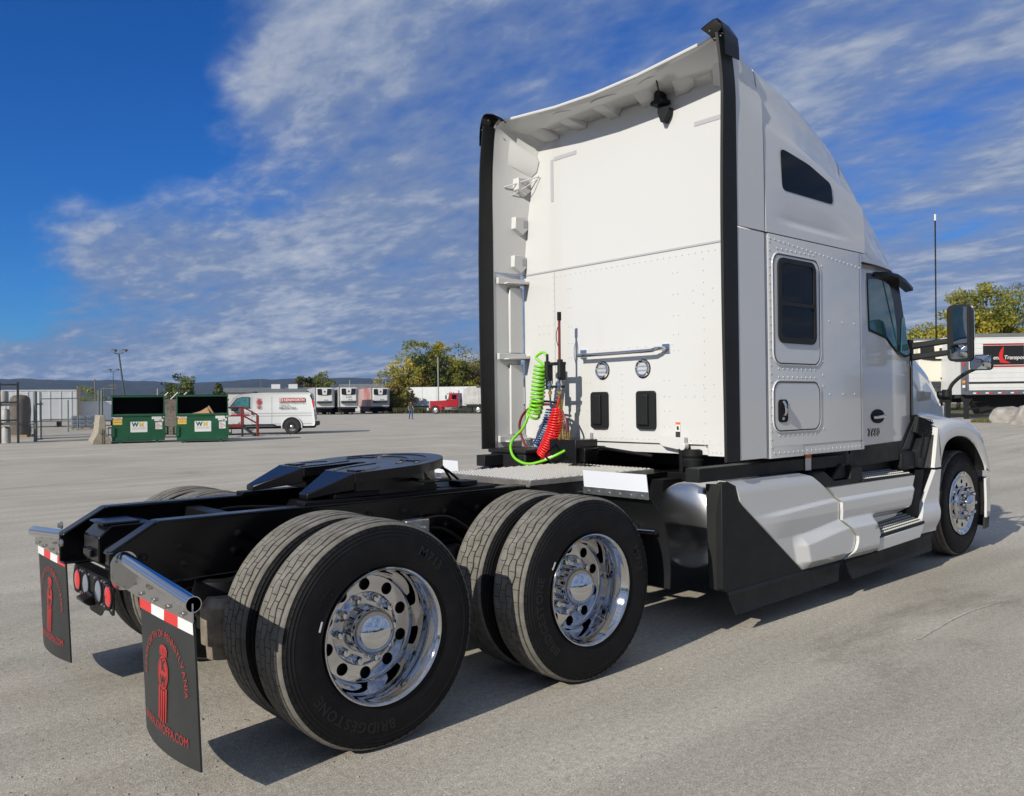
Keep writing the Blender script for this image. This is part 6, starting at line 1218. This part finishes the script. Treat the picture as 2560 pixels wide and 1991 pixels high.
# --- poles
def lamp_pole(u, d, h, lean, heads, label, r=.09, mt='pole_steel'):
    t = thing('light_pole', label, 'lamp', loc(u, d), RZ0); tx = -math.tan(lean)*h
    MB().tube([(0, 0, 0), (tx, 0, h)], [r, r*.7], 10).build('pole', mt, t)
    MB().tube([(tx-.45, 0, h+.18), (tx-.40, 0, h+.02), (tx+.40, 0, h+.02), (tx+.45, 0, h+.18)], .04, 6).build('cross_arm', mt, t)
    for x in heads: m = MB(); m.hexa([(tx+x-.28, -.3, h+.12), (tx+x+.28, -.3, h+.12), (tx+x+.28, .25, h+.28), (tx+x-.28, .25, h+.28), (tx+x-.25, -.2, h+.38), (tx+x+.25, -.2, h+.38), (tx+x+.25, .25, h+.48), (tx+x-.25, .25, h+.48)]); m.build('flood_lamp', mt, t, bevel=.04)
lamp_pole(319, 88, 7.0, R(7), (-.55, .55), 'dark floodlight pole leaning to one side behind the dumpster', .11)
lamp_pole(283.5, 132, 6.9, 0, (-.6, .6), 'slim upright floodlight pole with two heads near the leaning one', .07)
def util_pole(u, d, h, label, arms=1, lean=0., mt='pole_wood'):
    t = thing('utility_pole', label, 'pole', loc(u, d), RZ0, 'utility poles on the skyline'); MB().tube([(0, 0, 0), (lean*h, 0, h)], [.11, .08], 8).build('pole', mt, t)
    for k in range(arms): MB().box(lean*h-.9, lean*h+.9, -.06, .06, h-.5-.7*k, h-.38-.7*k).build('cross_arm', mt, t)
for u, d, h, a, le, lb in ((240, 118, 5.4, 0, -.03, 'bare wooden pole leaning a little behind the gate'), (260, 190, 6.0, 1, 0, 'wooden utility pole with one cross arm left of the floodlight poles'), (281, 185, 6.6, 2, 0, 'wooden utility pole with two cross arms behind the slim floodlight pole'), (394, 120, 4.0, 0, 0, 'short pale pole rising between the two dumpsters'), (609, 190, 5.0, 0, 0, 'thin pole behind the nose of the white van'), (653, 200, 7.4, 0, 0, 'paired slim pole above the white van roof'), (732, 240, 7.2, 1, 0, 'utility pole standing before the dark tree crown'), (767, 220, 7.4, 0, 0, 'pale pole in front of the dark tree crown'), (828, 230, 7.6, 2, 0, 'utility pole right of the round green tree'), (875, 165, 6.1, 0, 0, 'pale pole in front of the house gable'), (947, 190, 6.9, 0, 0, 'grey pole beside the house roof'), (965, 190, 6.6, 0, 0, 'pale pole at the edge of the tree group'), (1096, 126, 8.3, 0, 0, 'tall pale pole in front of the white box trailer')):
    util_pole(u, d, h, lb, a, le, 'pole_pale' if 'pale' in lb else 'pole_wood')
t = thing('street_lamp', 'cobra-head street lamp among the trees above the black company panel', 'lamp', loc(2590, 60), RZ0); MB().tube([(0, 0, 0), (0, 0, 8.6)], .09, 8).build('pole', 'galvanised', t); MB().tube(smooth_path([(0, 0, 8.5), (-.5, 0, 8.85), (-1.0, 0, 8.85)]), .04, 6).build('arm', 'pole_steel', t); m = MB(); m.hexa([(-1.6, -.15, 8.7), (-.95, -.12, 8.75), (-.95, .12, 8.75), (-1.6, .15, 8.7), (-1.5, -.1, 8.85), (-.95, -.08, 8.92), (-.95, .08, 8.92), (-1.5, .1, 8.85)]); m.build('lamp_head', 'galvanised', t, bevel=.03)
# --- buildings
t = thing('warehouse', 'long low warehouse with grey roof behind the white van', 'building', loc(540, 160), RZ(650))
m = MB(); m.box(0, 19, 0, 22, 0, 3.9); m.build('wall', 'house_siding', t); m = MB(); m.prism([(-.4, 3.9), (11, 5.0), (22.5, 3.9)], 'x', -.4, 19.4); m.build('roof', 'roof_grey', t)
for x in (10.2, 13.6): MB().box(x, x+1.7, 8, 9.5, 4.6, 5.6).build('roof_unit', 'container_white', t)
for x in (3, 8, 13): MB().box(x, x+2.6, -.05, 0, 0, 2.9).build('roller_door', 'grey_strip', t)
t = thing('house', 'low white house with grey roof and two gables behind the refrigerated trailers', 'house', loc(850, 172), RZ(900))
m = MB(); m.box(0, 8.6, .0, 8, 0, 3.9); m.build('wall', 'house_siding', t); m = MB(); m.prism([(-.6, 3.9), (4, 5.6), (8.6, 3.9)], 'x', -.3, 8.9); m.build('roof', 'roof_grey', t)
for x0, x1 in ((.0, 2.1), (6.2, 8.4)):
    m = MB(); m.prism([(x0, 3.8), (x1, 3.8), ((x0+x1)/2, 4.8)], 'y', -.9, 3); m.build('gable', 'house_siding', t); m = MB(); c = (x0+x1)/2; m.hexa([(x0-.3, -1, 3.75), (c, -1, 4.85), (c, 3, 4.85), (x0-.3, 3, 3.75), (x0-.3, -1, 3.9), (c, -1, 5.0), (c, 3, 5.0), (x0-.3, 3, 3.9)]); m.hexa([(x1+.3, -1, 3.75), (c, -1, 4.85), (c, 3, 4.85), (x1+.3, 3, 3.75), (x1+.3, -1, 3.9), (c, -1, 5.0), (c, 3, 5.0), (x1+.3, 3, 3.9)]); m.build('gable_roof', 'roof_grey', t)
    MB().box(x0+.6, x1-.6, -.95, -.89, 2.6, 3.5).build('window', 'house_dark', t)
# --- trees
def leaf_quad(m, p, s, rn, mi):
    a = Vector((rn.gauss(0, 1), rn.gauss(0, 1), rn.gauss(0, 1))).normalized(); b = a.orthogonal().normalized(); c = a.cross(b); b = (b*math.cos(1.7*rn.random())+c*math.sin(1.7*rn.random())); c = a.cross(b)
    m.add([p-b*s-c*s*.25, p+c*s*.55, p+b*s-c*s*.2, p-c*s*.6], [(0, 1, 2, 3)], mi)
def tree(u, d, h, w, label, seed, pal=(.5, .3, .2), n=2600, bare=.0, crown0=.18, ls=.20, kind='round', grp=None, z=None):
    rn = random.Random(seed); t = thing('tree', label, 'tree', loc(u, d), rn.random()*6, grp)
    tr_ = MB(); tips = []
    def limb(p, dr, L, r, lev):
        pts = [p]; q = p.copy(); dd = dr.copy()
        for k in range(4): dd = (dd+Vector((rn.gauss(0, .16), rn.gauss(0, .16), rn.gauss(.05, .10)))).normalized(); q = q+dd*L/4; pts.append(q.copy())
        tr_.tube(pts, [r*(1-.18*k) for k in range(5)], 6 if lev < 2 else 4, False)
        if lev >= 2: tips.append((pts[-1], lev)); tips.append((pts[2], lev)); return
        for k in range(4 if lev else 6):
            a = rn.uniform(0, 2*PI); tilt = rn.uniform(.5, 1.1); side_ = Vector((math.cos(a), math.sin(a), 0)); st_ = pts[rn.choice((2, 3, 4)) if lev else rn.choice((1, 2, 3, 4))]
            limb(st_, (dd*math.cos(tilt)+side_*math.sin(tilt)).normalized(), L*rn.uniform(.5, .72), r*.5, lev+1)
        tips.append((pts[-1], lev))
    if kind == 'cone': tr_.tube([Vector((0, 0, 0)), Vector((0, 0, h*.95))], [h*.02, .03], 6, False)
    else: limb(Vector((0, 0, 0)), Vector((0, 0, 1)), h*.50, h*.020, 0)
    tr_.build('trunk', 'bark', t, 60)
    lf = MB(); clumps = []
    if kind == 'cone':
        for k in range(60): zz = h*(.12+.86*rn.random()**1.1); rr = w/2*(1-(zz/h))*rn.uniform(.5, 1.05)+.15; a = rn.uniform(0, 2*PI); clumps.append((Vector((rr*math.cos(a), rr*math.sin(a), zz)), w*.085, rn.random()))
    else:
        mx = max((tp.length for tp, _ in tips)); sx = w/2/max(.1, max(math.hypot(tp.x, tp.y) for tp, _ in tips)); 
        for tp, lv in tips:
            if bare and rn.random() < bare: continue
            clumps.append((tp, w*rn.uniform(.055, .10), rn.random()))
        for k in range(int(64*(1-bare)**1.5)):
            a = rn.uniform(0, 2*PI); zz = crown0+(1-crown0)*rn.random(); env = math.sin(PI*min(1, max(.04, (zz-crown0*.6)/(1.04-crown0*.6))))**.6; rr = w/2*env*rn.random()**.5; clumps.append((Vector((rr*math.cos(a), rr*math.sin(a), h*zz)), w*rn.uniform(.07, .12), rn.random()))
    cum = [pal[0], pal[0]+pal[1], 1]
    for k in range(n):
        c, r, cl = rn.choice(clumps); v = Vector((rn.gauss(0, 1), rn.gauss(0, 1), rn.gauss(0, 1))).normalized()*r*rn.random()**.4*1.25; v.z *= .75; x = cl*.7+.3*rn.random()
        leaf_quad(lf, c+v, ls*rn.uniform(.6, 1.3), rn, 0 if x < cum[0] else 1 if x < cum[1] else 2)
    return t, lf
def finish(tl, mats_): tl[1].build('crown', list(mats_), tl[0], 0, recalc=False)
OL = ('leaf_olive', 'leaf_green', 'leaf_yellow')
finish(tree(1008, 141, 8.2, 9.0, 'low bushy olive tree at the outer edge of the group by the refrigerated trailers', 11, (.4, .2, .4), 7980, ls=.20, crown0=.05), ('leaf_olive', 'leaf_rust', 'leaf_yellow'))
finish(tree(1046, 147, 12.2, 9.5, 'tall olive-green tree with an airy top behind the white box trailer', 12, (.45, .4, .15), 9880, ls=.18, crown0=.08), OL)
finish(tree(1080, 145, 10.0, 9.0, 'dense dark green tree in the middle of the tree group', 13, (.3, .6, .1), 9500, ls=.19, crown0=.05), ('leaf_olive', 'leaf_dark', 'leaf_yellow'))
finish(tree(1102, 149, 11.8, 7.5, 'yellow-topped tree rising from the middle of the tree group', 14, (.35, .15, .5), 9880, ls=.18, crown0=.06), OL)
finish(tree(1134, 146, 9.2, 9.0, 'full green tree right above the red truck', 15, (.5, .4, .1), 9120, ls=.19, crown0=.05), OL)
finish(tree(1172, 151, 12.0, 10.0, 'half-bare tree with visible branches behind the bulk trailer', 16, (.6, .3, .1), 2000, .45, ls=.20, crown0=.25), OL)
finish(tree(1178, 147, 8.0, 9, 'low brownish tree behind the bulk trailer', 17, (.45, .35, .2), 7980, ls=.19, crown0=.05), ('leaf_olive', 'leaf_rust', 'leaf_green'))
finish(tree(1225, 149, 9.5, 9, 'broad olive tree hidden partly by the sleeper', 18, (.5, .4, .1), 7980, ls=.19), OL)
finish(tree(988, 131, 4.2, 6, 'low reddish-brown shrubby tree by the trailer noses', 19, (.3, .2, .5), 5320, ls=.22, crown0=.02), ('leaf_olive', 'leaf_green', 'leaf_rust'))
finish(tree(452, 150, 6.8, 6.2, 'dark conifer with broad crown behind the dumpsters', 21, (.5, .4, .1), 3000, ls=.2, crown0=.05), ('leaf_dark', 'leaf_green', 'leaf_olive'))
finish(tree(426, 152, 5.6, 4.0, 'smaller dark conifer at the side of the broad one', 22, (.6, .3, .1), 2200, ls=.2, kind='cone'), ('leaf_dark', 'leaf_green', 'leaf_olive'))
finish(tree(474, 148, 5.6, 3.6, 'short spruce with bluish-green crown behind the dumpsters', 23, (.6, .3, .1), 2000, ls=.18, kind='cone'), ('leaf_dark', 'leaf_green', 'leaf_olive'))
finish(tree(547, 150, 5.3, 4.2, 'small dark cone-shaped tree just left of the white van', 24, (.6, .3, .1), 2200, ls=.18, kind='cone'), ('leaf_dark', 'leaf_green', 'leaf_olive'))
finish(tree(203, 120, 4.2, 6.5, 'wide low green shrub tree behind the gate', 25, (.4, .5, .1), 2600, ls=.2, crown0=.02), ('leaf_olive', 'leaf_green', 'leaf_dark'))
finish(tree(763, 190, 7.4, 6.4, 'dark brown-green tree behind the tail of the van', 26, (.5, .3, .2), 5320, ls=.28, crown0=.05), ('leaf_dark', 'leaf_rust', 'leaf_olive'))
finish(tree(810, 200, 9.0, 6.0, 'round-headed green tree above the first refrigerated trailer', 27, (.3, .6, .1), 3200, ls=.28, crown0=.1), OL)
finish(tree(665, 210, 5.4, 3.0, 'thin dark cone tree above the van roof', 28, (.6, .3, .1), 1400, ls=.22, kind='cone'), ('leaf_dark', 'leaf_green', 'leaf_olive'))
for k, (u, d, h, w, lb, pal, n_, br, mt) in enumerate(((2285, 74, 7.2, 5.5, 'bare-branched reddish tree just past the cab window', (.4, .2, .4), 700, .6, ('leaf_rust', 'leaf_olive', 'leaf_rust')), (2325, 70, 6.6, 6.5, 'yellow-green tree behind the antenna', (.3, .2, .5), 5200, 0, OL), (2295, 64, 5.0, 4.6, 'low bright green tree behind the mirror arms', (.5, .3, .2), 3600, 0, OL), (2395, 72, 8.4, 7.0, 'full olive tree behind the door mirror', (.45, .3, .25), 6400, 0, OL), (2450, 70, 10.4, 7.5, 'tallest yellow-green tree behind the ribbed trailer', (.45, .25, .3), 8200, 0, OL), (2520, 73, 9.0, 7.5, 'olive tree with rusty patches above the company panel', (.4, .35, .25), 7000, 0, ('leaf_olive', 'leaf_green', 'leaf_rust')), (2580, 70, 10.0, 8, 'big green tree around the street lamp', (.5, .3, .2), 6000, 0, OL), (2230, 78, 6.5, 7, 'olive tree mostly hidden behind the cab', (.5, .3, .2), 3000, 0, OL))):
    finish(tree(u, d, h, w, lb, 40+k, pal, int(n_*1.6), br, ls=.13, crown0=.12), mt)
# --- the far side of the lot, seen in the chrome: a row of trees and a long pale shop behind the photographer
src = [o for o in COL.objects if o.name.startswith('tree') and o.parent is None]
rb = random.Random(9)
for k in range(22):
    a = YAW+PI+(-1.45+2.9*k/21); dd = rb.uniform(46, 60); o = dup(src[k % 9]); o.location = (CAM.x+dd*math.cos(a), CAM.y+dd*math.sin(a), 0); o.rotation_euler = (0, 0, rb.uniform(0, 6)); o.scale = (1, 1, rb.uniform(.75, 1.05))
    o['label'] = 'tree of the row on the far side of the lot, behind the photographer'; o['group'] = 'trees across the lot'
t = thing('workshop', 'long pale workshop across the lot with dark roller doors', 'building', (6, -52, 0), .1)
MB().box(-16, 16, -10, 0, 0, 5.5).build('wall', 'house_siding', t); MB().box(-16.4, 16.4, -10.4, .4, 5.5, 5.9).build('roof', 'roof_grey', t)
for x in (-12, -7, -2, 3, 8): MB().box(x, x+3.6, 0, .06, 0, 4.0).build('roller_door', 'house_dark', t)
# --- weeds, grass
def tuft(pts, n, h, name, mt, label, seed=1):
    rn = random.Random(seed); m = MB(); (ax, ay), (bx, by), (cx, cy), (dx, dy) = pts
    for k in range(n):
        i, j = rn.random(), rn.random(); x = (ax*(1-i)+bx*i)*(1-j)+(dx*(1-i)+cx*i)*j; y = (ay*(1-i)+by*i)*(1-j)+(dy*(1-i)+cy*i)*j; z = gz(x, y); a = rn.uniform(0, 2*PI); hh = h*rn.uniform(.3, 1.1); w = hh*.12+.008; le = rn.uniform(-.4, .4)*hh
        m.add([(x-w*math.cos(a), y-w*math.sin(a), z), (x+w*math.cos(a), y+w*math.sin(a), z), (x+le*math.sin(a), y-le*math.cos(a), z+hh)], [(0, 1, 2)])
    return tag(m.build(name, mt, None, 0, recalc=False), label, name.replace('_', ' '), kind='stuff')
P = lambda u, d: (lambda g: (g.x, g.y))(G(u, d))
def patch(pts, name, mt, label, lift=.012):
    m = MB(); n = 14
    def f(i, j):
        (ax, ay), (bx, by), (cx, cy), (dx, dy) = pts; x = (ax*(1-i)+bx*i)*(1-j)+(dx*(1-i)+cx*i)*j; y = (ay*(1-i)+by*i)*(1-j)+(dy*(1-i)+cy*i)*j
        e = min(i, 1-i, j, 1-j); x += .35*noise.noise(Vector((x*.8, y*.8, 3)))*(1-min(1, e*5)); return (x, y, gz(x, y)+lift)
    m.grid(f, n, n); return tag(m.build(name, mt, None, 60), label, name.replace('_', ' '), kind='structure')
patch([P(2425, 36.5), P(2700, 33), P(2700, 43), P(2440, 38.8)], 'grass_verge', 'grass_green', 'grass verge around the boulders'); tuft([P(2425, 36.5), P(2640, 34), P(2640, 40), P(2440, 38.8)], 7000, .14, 'verge_grass', 'grass_green', 'rough grass growing around the boulders', 2)
patch([P(975, 121), P(1235, 118), P(1290, 165), P(900, 165)], 'grass_field', 'grass_green', 'grassy ground under the trees by the red truck'); tuft([P(985, 123), P(1235, 121), P(1235, 133), P(980, 131)], 9000, .9, 'tall_weeds', 'weed', 'tall brown-green weeds in front of the white box trailer', 3)
patch([P(2180, 46), P(2800, 44), P(2800, 130), P(2100, 130)], 'gravel_verge', 'grass_green', 'dry grass ground behind the right-hand trailers', .01)
# --- wooded hills
m = MB(); NU, NV = 420, 16; rnh = random.Random(5)
def hill(i, j):
    a = YAW+1.25-2.5*i; dd = 2300+1500*j; u_ = 1280-F*math.tan(max(-1.2, min(1.2, a-YAW))); hh = lin([(-2500, 96), (-300, 92), (0, 90), (300, 87), (460, 80), (640, 92), (800, 96), (950, 92), (1100, 84), (1400, 88), (2000, 80), (2600, 70), (5000, 76)], u_)
    prof = sst(0, .62, j)*(1-.75*sst(.68, 1, j)); x, y = CAM.x+dd*math.cos(a), CAM.y+dd*math.sin(a)
    b = noise.fractal(Vector((x*.0016, y*.0016, 0)), 1, 2, 4)*9*prof+(noise.noise(Vector((x*.03, y*.03, 1)))*3.2+noise.noise(Vector((x*.011, y*.011, 4)))*4)*sst(0, .1, j); return (x, y, -2+hh*prof*1.07+b)
m.grid(hill, NU, NV); tag(m.build('hills', 'hill_wood', None, 180, recalc=False), 'long low wooded ridge on the horizon', 'hills', kind='structure')
# --- air
hz = MB(); hz.box(-9000, 9000, -9000, 9000, -6, 125); mh = D.materials.new('haze_air'); mh.use_nodes = True; nt = mh.node_tree; nt.nodes.clear(); pv = nt.nodes.new('ShaderNodeVolumePrincipled'); pv.inputs['Color'].default_value = (.28, .50, 1, 1); pv.inputs['Density'].default_value = .00009; pv.inputs['Anisotropy'].default_value = .2
ou = nt.nodes.new('ShaderNodeOutputMaterial'); nt.links.new(pv.outputs[0], ou.inputs['Volume']); MATS['haze_air'] = mh
tag(hz.build('haze', 'haze_air', None, 0), 'thin blue daylight haze over the distance', 'haze', kind='stuff')
